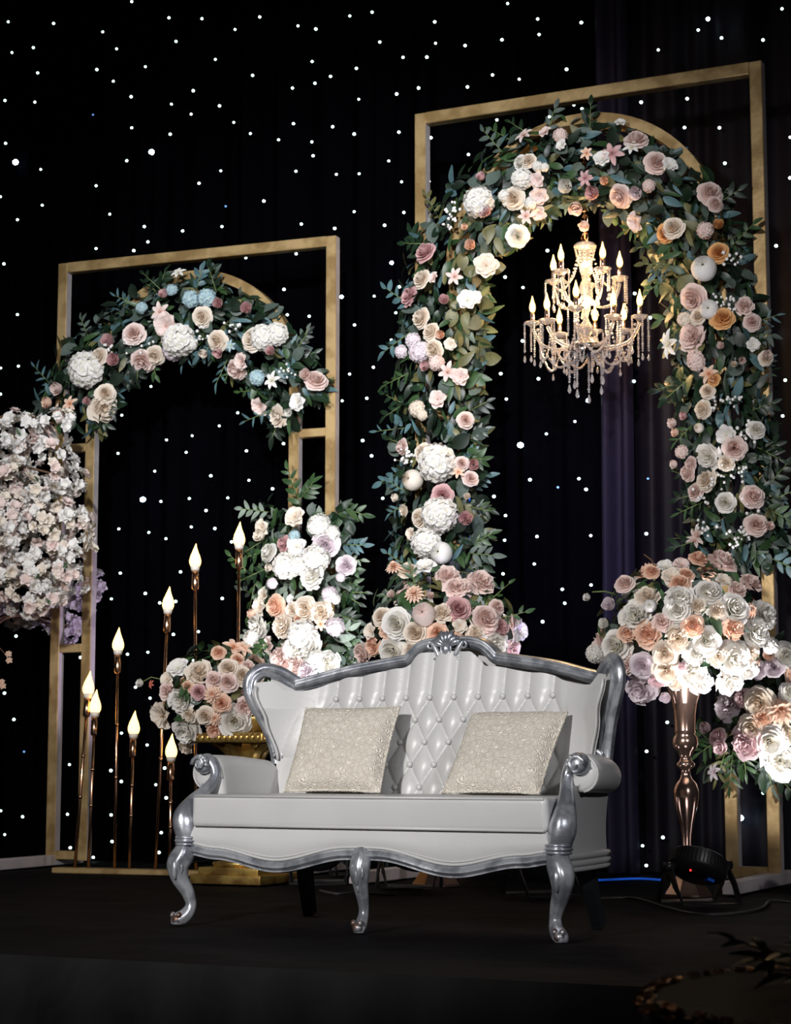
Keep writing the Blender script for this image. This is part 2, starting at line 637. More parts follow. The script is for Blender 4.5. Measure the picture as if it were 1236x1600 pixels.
LB = ground(90, 1352)
LA = math.radians(-21)
lframe = make_frame(LB, LA, -.035, 1.722, 3.585, .175, 1.495, 2.77, .66, (.06, 1.26, 2.45), .062, (.028, .04), .95,
                    'smaller gold leaf arch frame behind the candle stand')
RB = ground(1207, 1383)
RA = math.radians(-25.75)
rframe = make_frame(RB, RA, -1.869, .02, 4.145, -1.665, -.19, 3.22, .745, (.06, 1.26, 2.45), .066, (.028, .07), .8,
                    'taller gold arch frame with a chandelier hanging in its opening')


def fr_vec(A):
    return Vector((math.cos(A), math.sin(A), 0)), Vector((-math.sin(A), math.cos(A), 0))


# ------------------------------------------------------------------ sofa
fl, fr_ = ground(290, 1443), ground(882, 1471)
SC = (fl + fr_) / 2
SANG = math.atan2(fr_.y - fl.y, fr_.x - fl.x)
sofa = empty('sofa', SC, SANG, 'white tufted leather loveseat with carved silver frame', 'sofa')

# seat cushion with piping
vs, fs = rounded_box((1.44, .56, .118), .022, 4)
seat = MB().add([Vector((v.x * (1 - .36 * max(0, v.y + .02)), v.y, v.z)) + Vector((0, .245 - .004 * math.cos(v.x * 2), .413 + .012 * (v.z > 0) * max(0, 1 - (v.x / .72) ** 2) * max(0, 1 - (v.y / .28) ** 2))) for v in vs], fs).build('seat_cushion', M['leather'], sofa)
for z in (.466, .361):
    MB().tube([(-.708, -.032, z), (0, -.034, z), (.708, -.032, z)], .0055, 6, ref=(0, 0, 1)).build('piping', M['leather'], seat)


def rail_z(x):
    a = abs(x)
    return lerp_tab([(0, .268), (.06, .266), (.36, .215), (.62, .255), (.74, .27)], a)


# apron under the cushion
mb = MB()
mb.grid(lambda u, v: Vector((-.728 + 1.456 * u, -.012 - .016 * math.sin(math.pi * v) - .006, .235 + .12 * v if False else (rail_z(-.728 + 1.456 * u) + .006) * (1 - v) + .358 * v)), 60, 8)
apron = mb.build('apron', M['leather'], sofa)
for dz, r in ((.026, .005), (.036, .0035)):
    MB().tube([(x, -.028, rail_z(x) + dz) for x in [-.72 + .03 * i for i in range(49)]], r, 6, ref=(0, 1, 0)).build('piping', M['leather'], apron)
mb = MB()
mb.box((0, .27, .31), (1.26, .50, .09))
mb.build('seat_base', M['leather'], sofa, smooth=False)
prof = [(-.022, .02), (-.022, -.006), (-.012, -.02), (.002, -.024), (.009, -.018), (.013, -.010), (.018, -.012), (.020, -.004), (.020, .02)]
MB().sweep([(x, -.012, rail_z(x)) for x in [-.74 + .02 * i for i in range(75)]], [(-a, b) for a, b in prof], ref=(0, 1, 0)).build('front_rail', M['silver'], sofa, sharp=50)


def cabriole(sx, mid=False):
    k = .85 if mid else 1.0
    q = [(.000, -.010, .285, .033), (.004, -.022, .255, .040), (.016, -.034, .215, .041), (.012, -.028, .165, .031), (-.004, -.012, .115, .024), (-.012, -.006, .07, .020), (-.004, -.020, .035, .024), (.012, -.038, .016, .026), (.014, -.040, .0, .020)]
    P = spline([(a, b, c, r) if False else Vector((a, b, c)) for a, b, c, r in q], 5)
    rr = [p.x for p in spline([Vector((r * k, 0, 0)) for *_, r in q], 5)]
    x0 = .752 * sx
    s = sx if sx else .0
    mb = MB()
    mb.tube([(x0 + p.x * (s * 1.4), p.y, max(p.z, .0)) for p in P], rr, 20, flute=5, fd=.09)
    o = mb.build('leg', M['silver'], sofa)
    # knee carving: a long leaf and a scroll toe
    kx = x0 + .016 * s
    mb = MB()
    mb.ball((kx, -.066 * k - .002, .20), (.013, .012, .038), 10, 6)
    mb.ball((x0 + .010 * s, -.047, .158), (.008, .009, .022), 8, 6)
    mb.tube([(kx + .016, -.058, .235), (kx + .022, -.052, .20), (kx + .010, -.052, .168)], [.006, .006, .003], 6)
    mb.tube([(kx - .016, -.058, .235), (kx - .022, -.052, .20), (kx - .010, -.052, .168)], [.006, .006, .003], 6)
    mb.build('knee_carving', M['silver'], o)
    mb = MB()
    fx = x0 + .012 * 1.4 * s
    mb.ball((fx + .014, -.055, .034), (.010, .012, .012), 8, 6)
    mb.ball((fx - .014, -.055, .034), (.010, .012, .012), 8, 6)
    mb.ball((fx, -.052, .018), (.020, .016, .017), 10, 6)
    mb.build('toe', M['silver_worn'], o)
    return o


for sx in (-1, 0, 1):
    cabriole(sx, sx == 0)
for sx in (-1, 1):
    mb = MB()
    mb.sweep([(sx * .60, .56, .26), (sx * .605, .58, .14), (sx * .615, .63, .0)], [(-.026, -.022), (.026, -.022), (.026, .022), (-.026, .022)], [1.1, 1, .85], ref=(1, 0, 0))
    mb.build('back_leg', M['blackleg'], sofa, smooth=False)

# silver arm posts
for sx in (-1, 1):
    q = [(.752, -.010, .284, .036), (.752, -.012, .300, .031), (.754, -.012, .318, .040), (.764, -.010, .360, .047), (.768, -.004, .395, .044), (.758, .035, .440, .034), (.738, .085, .485, .025), (.724, .118, .525, .021), (.728, .130, .560, .022), (.748, .130, .590, .025), (.772, .128, .594, .027), (.786, .126, .578, .026)]
    P = spline([Vector((sx * a, b, c)) for a, b, c, r in q], 5)
    rr = [p.x for p in spline([Vector((r, 0, 0)) for *_, r in q], 5)]
    post = MB().tube(P, rr, 20, flute=4, fd=.05).build('arm_post', M['silver'], sofa)
    mb = MB()
    for z, r in ((.290, .041), (.302, .044), (.314, .042)):
        mb.tube([(sx * .752 + r * 1.0 * math.cos(a), -.012 + r * .95 * math.sin(a), z) for a in [i * math.pi / 12 for i in range(24)]], .0055, 6, ref=(0, 0, 1), loop=True)
    mb.lathe([(.001, .284), (.040, .284), (.042, .318), (.001, .318)], 20, (sx * .752, -.012, 0))
    mb.build('collar', M['silver'], post)
    mb = MB()
    # scroll: spiral tube on the front of the ball and leaf beads
    cx, cz = sx * .772, .582
    mb.ball((cx, .116, cz), (.037, .036, .036), 14, 10)
    mb.tube([(cx + sx * (.033 - .0024 * i) * math.cos(i * .55), .082 - .0008 * i, cz + (.033 - .0024 * i) * math.sin(i * .55)) for i in range(13)], [.007 - .0003 * i for i in range(13)], 8, ref=(0, 1, 0))
    for i in range(5):
        a = 1.2 + i * .5
        mb.ball((cx + sx * .03 * math.cos(a), .090, cz + .03 * math.sin(a)), (.009, .012, .009), 8, 5)
    mb.build('scroll', M['silver'], post)

# rolled arms
for sx in (-1, 1):
    loop = [(.690, .42), (.692, .48), (.698, .53)]
    cx, cz, rr = .770, .552, .066
    for i in range(17):
        a = math.pi * .97 - i * (math.pi * 1.42 / 16)
        loop.append((cx + rr * math.cos(a), cz + rr * math.sin(a)))
    loop += [(.738, .485), (.722, .455), (.705, .42)]
    nl = len(loop)
    mb = MB()

    def arm(u, v, loop=loop, sx=sx):
        i = int(round(u * nl)) % nl
        x, z = loop[i]
        if v < .25:
            t = v / .25
            s = (0.0, .55, .85, .97, 1.0)[int(round(t * 4))]
            y = (.128, .129, .133, .142, .158)[int(round(t * 4))]
            x = .772 + (x - .772) * s
            z = .52 + (z - .52) * s
        else:
            t = (v - .25) / .75
            y = .158 + .305 * t
            k = 1 - .10 * t * t
            x = .73 + (x - .73) * k - .045 * t * t
            z = .42 + (z - .42) * (1 - .10 * t * t)
        return Vector((sx * x, y, z))
    mb.grid(arm, nl, 16, closed=True)
    ao = mb.build('arm', M['leather'], sofa)
    MB().tube([(sx * (.772 + (x - .772) * .93), .138, .52 + (z - .52) * .93) for x, z in loop[2:20]], .005, 6).build('piping', M['leather'], ao)
    # outer side panel
    mb = MB()

    def side(u, v, sx=sx):
        y = .03 + .475 * u + .06 * v * (1 - u)
        x = .750 - .010 * math.sin(math.pi * v) - .045 * u * u
        return Vector((sx * (x + .012 * v), y, .25 + .26 * v))
    mb.grid(side, 16, 8)
    so = mb.build('side_panel', M['leather'], sofa)
    for z, r in ((.248, .012), (.272, .011), (.228, .009)):
        MB().tube([(sx * (.754 - .045 * t * t), .02 + .485 * t, z) for t in [i / 10 for i in range(11)]], r, 8, ref=(0, 0, 1)).build('side_moulding', M['leather'], so)


# tufted back
def top_z(x):
    a = abs(x)
    return lerp_tab([(0, 1.012), (.10, 1.008), (.185, .950), (.40, .920), (.60, .868), (.645, .868), (.70, .905), (.74, .90)], a)


def back_y(x, z):
    a = abs(x)
    y = .49 + .25 * (z - .45)
    k = max(0, (a - .42) / .32)
    return y - .155 * k * k * min(1, max(.35, (z - .5) / .3))


DX, DZ, Z1 = .1035, .0845, .835


def puff(x, z):
    r = (Z1 - z) / DZ
    xp = x / DX + .5
    lim = min(1, max(0, (.545 - abs(x)) / .05))
    if r < 0:
        h = abs(math.sin(math.pi * xp)) ** .6
        t = min(1, -r / .25)
        h = h * t + (1 - t) * (abs(math.sin(math.pi * (xp + r / 2)) * math.sin(math.pi * (xp - r / 2)))) ** .5
        h *= 1.0
    else:
        h = (abs(math.sin(math.pi * (xp + r / 2)) * math.sin(math.pi * (xp - r / 2)))) ** .5
    return (h * lim + (1 - lim) * .9) * .022


def half_w(z):
    return lerp_tab([(.45, .645), (.6, .675), (.75, .712), (.87, .748), (.95, .735), (1.05, .72)], z)


mb = MB()


def backsurf(u, v):
    uu = 2 * u - 1
    x = uu * .72
    z = .44
    for _ in range(3):
        z = .44 + v * (top_z(x) - .44)
        x = uu * half_w(z)
    return Vector((x, back_y(x, z) - puff(x, z), z))


mb.grid(backsurf, 260, 120)
backrest = mb.build('backrest', M['leather'], sofa, fix=False)
bb = MB()
bb.ball((0, 0, 0), (.0115, .009, .0115), 12, 8)
bme = bb.mesh('button')
for r in range(5):
    for i in range(-6, 7):
        x = (i + .5 + (0 if r % 2 == 0 else .5)) * DX - (0)
        x = (i + (.5 if r % 2 == 0 else 0)) * DX
        z = Z1 - r * DZ
        if abs(x) > .53 - (.02 * r):
            continue
        link('button', bme, M['button'], backrest, Matrix.Translation((x, back_y(x, z) - .011, z)))
for sx in (-1, 1):
    P = []
    for i in range(13):
        z = .60 + (.885 - .60) * i / 12
        x = half_w(z) - .012
        P.append((sx * x, back_y(x, z) - .034, z))
    MB().tube(P, .006, 6, ref=(1, 0, 0)).build('piping', M['leather'], backrest)

# outside back panel
mb = MB()


def outer(u, v):
    uu = 2 * u - 1
    x = uu * (.66 + .07 * v)
    zt = top_z(uu * .73) + .02
    z = .24 + (zt - .24) * v
    y = back_y(x, max(z, .45)) + .05 + .05 * (1 - abs(uu) ** 4)
    if z < .45:
        y -= (.45 - z) * .05
    return Vector((x, y, z))


mb.grid(outer, 40, 20)
mb.build('back_panel', M['leather'], sofa, fix=False)

# silver back frame: moulded rails
RP = [(-.024, .030), (-.026, -.006), (-.020, -.020), (-.010, -.027), (-.002, -.024), (.002, -.017), (.008, -.016), (.012, -.022), (.018, -.021), (.022, -.012), (.024, .0), (.024, .030)]
top = [(.655, .585, .893), (.60, .598, .906), (.45, .628, .943), (.30, .650, .968), (.205, .660, .982), (.185, .661, .990), (.165, .662, 1.010), (.13, .663, 1.034), (.08, .664, 1.046), (0, .665, 1.050)]
tp = spline([Vector(p) for p in top], 5)
full = [Vector((-p.x, p.y, p.z)) for p in tp] + [p for p in reversed(tp[:-1])]
MB().sweep(full, RP, ref=(0, 1, 0)).build('top_rail', M['silver'], sofa, sharp=40)
wing = [(.690, .515, .585), (.698, .512, .64), (.722, .488, .73), (.760, .452, .82), (.778, .440, .875), (.772, .447, .920), (.745, .478, .948), (.705, .528, .938), (.672, .566, .912), (.650, .590, .893)]
for sx in (-1, 1):
    wp = spline([Vector((sx * a, b, c)) for a, b, c in wing], 5)
    pr = RP if sx < 0 else [(-a, b) for a, b in RP]
    ws = MB().sweep(wp, [(-a * 1.2, b * .55) for a, b in pr], ref=(sx * .35, 1, 0)).build('wing_rail', M['silver'], sofa, sharp=40)
    mb = MB()
    c = Vector((sx * .672, .485, .608))
    mb.tube([c + Vector((sx * (.026 - .0017 * i) * math.cos(i * .6), 0, (.026 - .0017 * i) * math.sin(i * .6))) for i in range(13)], [.009 - .0004 * i for i in range(13)], 8)
    mb.ball(c, (.012, .014, .012), 8, 6)
    mb.build('scroll', M['silver'], ws)

# carved shell crest
crest = MB()
cc = Vector((0, .640, 1.045))
for i in range(7):
    a = math.radians(-66 + 22 * i)
    L = .062 if i % 2 == 0 else .056
    q = [cc + Vector((0, -.016, -.018)) + Vector((math.sin(a) * t * L * 1.0, -.012 * math.sin(t * 3), math.cos(a) * t * L)) for t in (0, .25, .5, .75, 1, 1.1)]
    crest.tube(q, [.006, .009, .011, .013, .010, .003], 8)
for sx in (-1, 1):
    q = [cc + Vector((sx * (.030 + .040 * t), -.016, -.060 + .085 * t - .02 * t * t)) for t in [i / 8 for i in range(9)]]
    crest.tube(q, [.012, .013, .013, .012, .012, .011, .010, .009, .008], 8)
    c = q[-1] + Vector((0, 0, .0))
    crest.tube([c + Vector((sx * (.016 - .001 * i) * math.sin(i * .6), -.002, -.016 + (.016 - .001 * i) * math.cos(i * .6))) for i in range(12)], [.007 - .0003 * i for i in range(12)], 6)
    crest.tube([cc + Vector((sx * .012, -.02, -.04)), cc + Vector((sx * .03, -.02, -.062)), cc + Vector((sx * .065, -.014, -.064)), cc + Vector((sx * .10, -.01, -.055))], [.009, .010, .007, .003], 8)
co = crest.build('crest_carving', M['silver'], sofa)
mb = MB()
mb.ball(cc + Vector((0, -.030, -.026)), (.015, .012, .022), 14, 10)
mb.tube([cc + Vector((.021 * math.cos(a), -.027, -.026 + .029 * math.sin(a))) for a in [i * math.pi / 12 for i in range(24)]], .005, 6, loop=True)
mb.build('cabochon', M['silver'], co)


# lace cushions on the sofa
def cushion(name, cx, cy, lean, yaw, sz, label):
    root = empty(name, (0, 0, 0), 0)
    mb = MB()
    n = 26
    for sgn in (-1, 1):
        def f(u, v, sgn=sgn):
            a, b = 2 * u - 1, 2 * v - 1
            pin = 1 - .05 * (1 - a * a) * abs(b) ** 6 - .0
            x = a * sz[0] / 2 * (1 - .045 * (1 - b * b))
            z = b * sz[1] / 2 * (1 - .045 * (1 - a * a))
            t = ((1 - a ** 4) * (1 - b ** 4)) ** .5
            return Vector((x, sgn * (.058 * t + .004), z + sz[1] / 2))
        mb.grid(f, n, n)
    body = mb.build('cover', M['lace'], root)
    mb = MB()
    loop = []
    for k in range(4):
        for i in range(10):
            t = -1 + 2 * i / 10
            a, b = [(t, -1), (1, t), (-t, 1), (-1, -t)][k]
            loop.append((a * sz[0] / 2 * (1 - .045 * (1 - b * b)), 0, b * sz[1] / 2 * (1 - .045 * (1 - a * a)) + sz[1] / 2))
    mb.tube(loop, .006, 6, loop=True)
    mb.build('seam_trim', M['lace'], root)
    m = Matrix.Translation(SC) @ Matrix.Rotation(SANG, 4, 'Z') @ Matrix.Translation((cx, cy, .480)) @ Matrix.Rotation(yaw, 4, 'Z') @ Matrix.Rotation(-lean, 4, 'X')
    root.matrix_world = m
    tag(root, label, 'cushion', 'lace cushions on the sofa')


cushion('throw_cushion', -.315, .292, math.radians(27), math.radians(2), (.405, .355), 'cream lace throw cushion leaning by the arm next to the flower pedestal')
cushion('throw_cushion', .362, .262, math.radians(38), math.radians(-2), (.39, .365), 'cream lace throw cushion leaning by the arm next to the trumpet vase')
# ------------------------------------------------------------------ flower and leaf meshes
FR = random.Random(21)


def rev_petal(mb, th, half, rb, rt, ht, curl=.0, nu=4, nv=4, ruf=.0, z0=0.0, core0=1.0, belly=.8):
    ph = FR.uniform(0, 6)

    def f(u, v):
        a = 2 * u - 1
        vv = v * (1 - .22 * a * a)
        w = half * (.45 + .55 * math.sin(min(1, vv * 1.25) * math.pi / 2))
        r = rb + (rt - rb) * math.sin(vv * math.pi / 2) ** belly
        h = z0 + ht * vv ** 1.4
        if vv > .7:
            k = (vv - .7) / .3
            r += curl * k * k
            h -= curl * .8 * k * k
        r += ruf * vv * math.sin(a * 5 + ph)
        h += ruf * vv * math.cos(a * 6 + ph * 2)
        t = th + a * w
        r += .10 * rt * a * vv
        return (r * math.cos(t), r * math.sin(t), h)
    mb.grid(f, nu, nv, core=lambda u, v: core0 * (1 - v) ** .6)


def lin_petal(mb, th, L, W, rise, cup=.1, droop=0.0, nu=2, nv=4, shape=1.0, z0=0.0, c=(0, 0), core0=.6, ruf=0.0):
    d = Vector((math.cos(th), math.sin(th), 0))
    t = Vector((-d.y, d.x, 0))
    ph = FR.uniform(0, 6)

    def f(u, v):
        a = 2 * u - 1
        w = W * math.sin(math.pi * min(1, .12 + .84 * v ** shape)) ** .7
        p = d * (L * v) + t * (w * a)
        z = z0 + rise * v - droop * v * v + cup * w * a * a + ruf * v * math.sin(3 * a + ph + 4 * v)
        return (c[0] + p.x, c[1] + p.y, z)
    mb.grid(f, nu, nv, core=lambda u, v: core0 * max(0, 1 - 1.6 * v))


def rose_mesh(k):
    mb = MB()
    rings = [(2, .02, .05, .36, 1.5, .00, .02), (3, .05, .11, .36, 1.1, .01, .02), (3, .07, .18, .34, 1.05, .02, .01), (4, .09, .27, .29, .9, .035, 0), (5, .11, .36, .20, .80, .05, -.02), (5, .12, .43, .11, .78, .05, -.04), (6, .12, .49, .00, .70, .05, -.05)]
    o = FR.uniform(0, 6)
    for i, (n, rb, rt, ht, half, curl, z0) in enumerate(rings):
        for j in range(n):
            rev_petal(mb, o + j * 2 * math.pi / n + i * .7 + FR.uniform(-.12, .12), half, rb, rt * FR.uniform(.94, 1.06), ht * FR.uniform(.9, 1.1), curl, ruf=.010, z0=z0, core0=max(.55, 1 - i * .12))
    return mb.mesh('rose', attr=True)


def peony_mesh(k):
    mb = MB()
    rings = [(5, .02, .10, .26, .8, .02, .03), (6, .04, .20, .28, .6, .03, .02), (7, .06, .30, .25, .55, .03, 0), (7, .08, .40, .18, .58, .04, -.02), (8, .10, .50, .05, .55, .04, -.05)]
    o = FR.uniform(0, 6)
    for i, (n, rb, rt, ht, half, curl, z0) in enumerate(rings):
        for j in range(n):
            rev_petal(mb, o + j * 2 * math.pi / n + i * .5 + FR.uniform(-.25, .25), half * FR.uniform(.8, 1.15), rb, rt * FR.uniform(.85, 1.08), ht * FR.uniform(.8, 1.2), curl * FR.uniform(-1, 1.6), ruf=.028, z0=z0, core0=max(.45, .9 - i * .15), belly=FR.uniform(.7, 1.1))
    return mb.mesh('peony', attr=True)


def ball_mesh(k):
    mb = MB()
    for i in range(6):
        n = 3 + i
        for j in range(n):
            R0 = .30 + .036 * i
            th0 = j * 2 * math.pi / n + i * .8
            half = 3.6 / n
            reach = .25 + .22 * i

            def f(u, v, R0=R0, th0=th0, half=half, reach=reach):
                a = 2 * u - 1
                phi = math.pi * .68 + (reach * .42 - math.pi * .68) * v * (1 - .10 * a * a)
                t = th0 + a * half
                return (R0 * math.sin(phi) * math.cos(t), R0 * math.sin(phi) * math.sin(t), R0 * math.cos(phi) + .08)
            mb.grid(f, 4, 4, core=lambda u, v, i=i: .5 * max(0, 1 - i * .25))
    return mb.mesh('ranunculus', attr=True)


def bud_mesh(k):
    mb = MB()
    for i, (n, rb, rt, ht, half) in enumerate([(3, .05, .10, .55, 1.2), (4, .09, .22, .55, 1.0), (4, .12, .34, .46, .95)]):
        for j in range(n):
            rev_petal(mb, j * 2 * math.pi / n + i * .7, half, rb, rt, ht, .03, ruf=.015, z0=-.1, core0=.7 - .2 * i, belly=.6)
    return mb.mesh('bud', attr=True)


def open_mesh(k):
    mb = MB()
    n = 6 + k % 2
    for i in range(2):
        for j in range(n - i):
            lin_petal(mb, j * 2 * math.pi / (n - i) + i * .5 + FR.uniform(-.15, .15), (.5 - .12 * i) * FR.uniform(.9, 1.05), .22, .10 + .12 * i, .5, .06, nu=4, nv=5, shape=1.5, core0=.5, ruf=.025, z0=-.02)
    mb.ball((0, 0, .05), (.055, .055, .04), 8, 4)
    mb.core[-45:] = [1.0] * 45
    return mb.mesh('open_flower', attr=True)


def star_mesh(k):
    mb = MB()
    for j in range(6):
        lin_petal(mb, j * math.pi / 3 + FR.uniform(-.12, .12), .5 * FR.uniform(.9, 1.05), .115, .16, .6, .14, nu=2, nv=6, shape=1.1, core0=.9)
    for j in range(5):
        a = j * 1.26
        mb.tube([(0, 0, 0), (.05 * math.cos(a), .05 * math.sin(a), .16)], [.012, .018], 5)
    mb.core[-50:] = [1.0] * 50
    return mb.mesh('lily', attr=True)


def dahlia_mesh(k):
    mb = MB()
    for i in range(5):
        n = 14 - 2 * i
        for j in range(n):
            lin_petal(mb, j * 2 * math.pi / n + i * .3, (.5 - .09 * i) * FR.uniform(.94, 1.04), .075, .02 + .09 * i, .9, .05, nu=2, nv=4, shape=1.3, z0=.02 * i, core0=.9)
    return mb.mesh('dahlia', attr=True)


def hyd_mesh(k, nfl=52, spread=.38, psz=.145):
    mb = MB()
    ga = math.pi * (3 - 5 ** .5)
    for i in range(nfl):
        z = 1 - 1.25 * (i + .5) / nfl
        r = math.sqrt(max(0, 1 - z * z))
        d = Vector((r * math.cos(i * ga), r * math.sin(i * ga), z)).normalized()
        q = d.to_track_quat('Z', 'Y') @ Quaternion((0, 0, 1), FR.uniform(0, 6))
        c = d * spread * FR.uniform(.88, 1.1)
        sub = MB()
        for j in range(4):
            lin_petal(sub, j * math.pi / 2, psz * FR.uniform(.9, 1.15), psz * .68, .02, .5, .02, nu=2, nv=3, shape=1.4, core0=.7)
        mb.add([c + q @ Vector(p) for p in sub.v], sub.f, sub.core)
    return mb.mesh('hydrangea', attr=True)


def blossom_mesh(k):
    mb = MB()
    for i in range(2):
        for j in range(6):
            lin_petal(mb, j * math.pi / 3 + i * .5 + FR.uniform(-.2, .2), (.5 - .14 * i) * FR.uniform(.85, 1.1), .19, .10 + .18 * i, .4, .05, nu=3, nv=3, shape=1.5, core0=.4, ruf=.07)
    return mb.mesh('blossom', attr=True)


FM = {
    'rose': ('rose', [rose_mesh(i) for i in range(4)]),
    'peony': ('peony', [peony_mesh(i) for i in range(4)]),
    'ball': ('ranunculus', [ball_mesh(0)]),
    'bud': ('rosebud', [bud_mesh(0)]),
    'open': ('open_blossom', [open_mesh(i) for i in range(3)]),
    'star': ('lily', [star_mesh(i) for i in range(3)]),
    'dahlia': ('dahlia', [dahlia_mesh(0)]),
    'hyd': ('hydrangea', [hyd_mesh(i) for i in range(2)]),
}


def leaf_mesh(w, bend, tip):
    mb = MB()

    def f(u, v):
        a = 2 * u - 1
        ww = w * math.sin(math.pi * (.04 + .94 * v ** tip)) ** .75
        return (v, a * ww, .22 * ww * abs(a) * 1.0 - bend * v * v + .02 * math.sin(5 * v))
    mb.grid(f, 2, 6)
    return mb.mesh('leaf')


LM = {'round': leaf_mesh(.36, .12, 1.0), 'point': leaf_mesh(.21, .18, .8), 'narrow': leaf_mesh(.12, .22, .85)}
LRAW = {k: ([v.co.copy() for v in me.vertices], [tuple(p.vertices) for p in me.polygons]) for k, me in LM.items()}


def frame_from(z, xhint):
    z = z.normalized()
    x = xhint - z * xhint.dot(z)
    if x.length < 1e-4:
        x = z.orthogonal()
    x.normalize()
    y = z.cross(x)
    return Matrix((x, y, z)).transposed().to_4x4()


class Bunch:
    """one flower arrangement: flowers and leaves are parts, the small leaves left over are one stuff part"""

    def __init__(s, name, base, label, cat, group=None):
        s.root = empty(name, base, 0, label, cat, group)
        s.base = Vector(base)
        s.leaves = []

    def flower(s, kind, col, p, n, diam):
        name, ms = FM[kind]
        n = n.normalized()
        m = frame_from(n, Vector((FR.uniform(-1, 1), FR.uniform(-1, 1), FR.uniform(-1, 1))))
        sc = diam * (1.12 if kind in ('bud', 'ball') else 1.0)
        off = p - n * (.10 * diam)
        link(name, FR.choice(ms), PET[col], s.root, Matrix.Translation(off - s.base) @ m @ Matrix.Diagonal((sc, sc, sc, 1)))

    def leaf(s, kind, col, p, d, n, L):
        m = Matrix.Translation(p - s.base) @ frame_from(n, d) @ Matrix.Diagonal((L, L, L, 1))
        s.leaves.append((L * (1 if kind == 'round' else .8), kind, col, m, (p - CO).length))

    def sprig(s, p, d, n, L, kind, col, count=7, ll=.07):
        """a stem of paired leaves"""
        side = n.cross(d).normalized()
        for i in range(count):
            t = (i + .5) / count
            q = p + d * (L * t) - n * (.0)
            sg = 1 if i % 2 == 0 else -1
            dd = (d * .7 + side * sg * .8 + n * FR.uniform(-.2, .4)).normalized()
            if i == count - 1:
                dd = d
            s.leaf(kind, col, q, dd, n + side * FR.uniform(-.4, .4), ll * FR.uniform(.75, 1.15))
        MB().tube([p - s.base, p + d * L * .5 - s.base, p + d * L - s.base], [.003, .0025, .0015], 5, ref=(.3, .2, 1)).build('stem', M['stem'], s.root)

    def gyp(s, p, n, size):
        mb = MB()
        st = MB()
        for i in range(11):
            q = Vector((FR.gauss(0, 1), FR.gauss(0, 1), FR.gauss(0, 1))) * size * .35 + n * .04
            mb.ball(p + q - s.base, FR.uniform(.006, .010), 6, 4)
            st.tube([p - n * .03 - s.base, p + q - s.base], .0013, 4, ref=(.3, .2, 1))
        o = mb.build('baby_breath', M['gyp'], s.root)
        o['kind'] = 'stuff'
        st.build('stem', M['stem'], o)

    def finish(s, cap=270):
        s.leaves.sort(key=lambda t: (-t[0] / t[4]))
        # the leaves that show largest are single parts, the rest one stuff part per colour
        FRONT = s.leaves[:cap]
        for (_, kind, col, m, _) in FRONT:
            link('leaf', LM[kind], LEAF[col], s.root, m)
        rest = s.leaves[cap:]
        cols = sorted({t[2] for t in rest})
        if rest:
            mb = MB()
            idx = []
            for (_, kind, col, m, _) in rest:
                vs, fs = LRAW[kind]
                mb.add_mesh(vs, fs, m)
                idx += [cols.index(col)] * len(fs)
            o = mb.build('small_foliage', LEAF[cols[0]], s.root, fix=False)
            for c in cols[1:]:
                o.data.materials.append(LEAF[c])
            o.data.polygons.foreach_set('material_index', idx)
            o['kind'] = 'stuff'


PXM = 1.0
LEAFMIX = [('point', 'deep'), ('round', 'deep'), ('point', 'deep'), ('round', 'euc'), ('round', 'euc'), ('round', 'dark'), ('point', 'dark'), ('point', 'dark'), ('point', 'mid'), ('narrow', 'teal'), ('point', 'teal'), ('narrow', 'mid'), ('point', 'olive'), ('narrow', 'dark')]


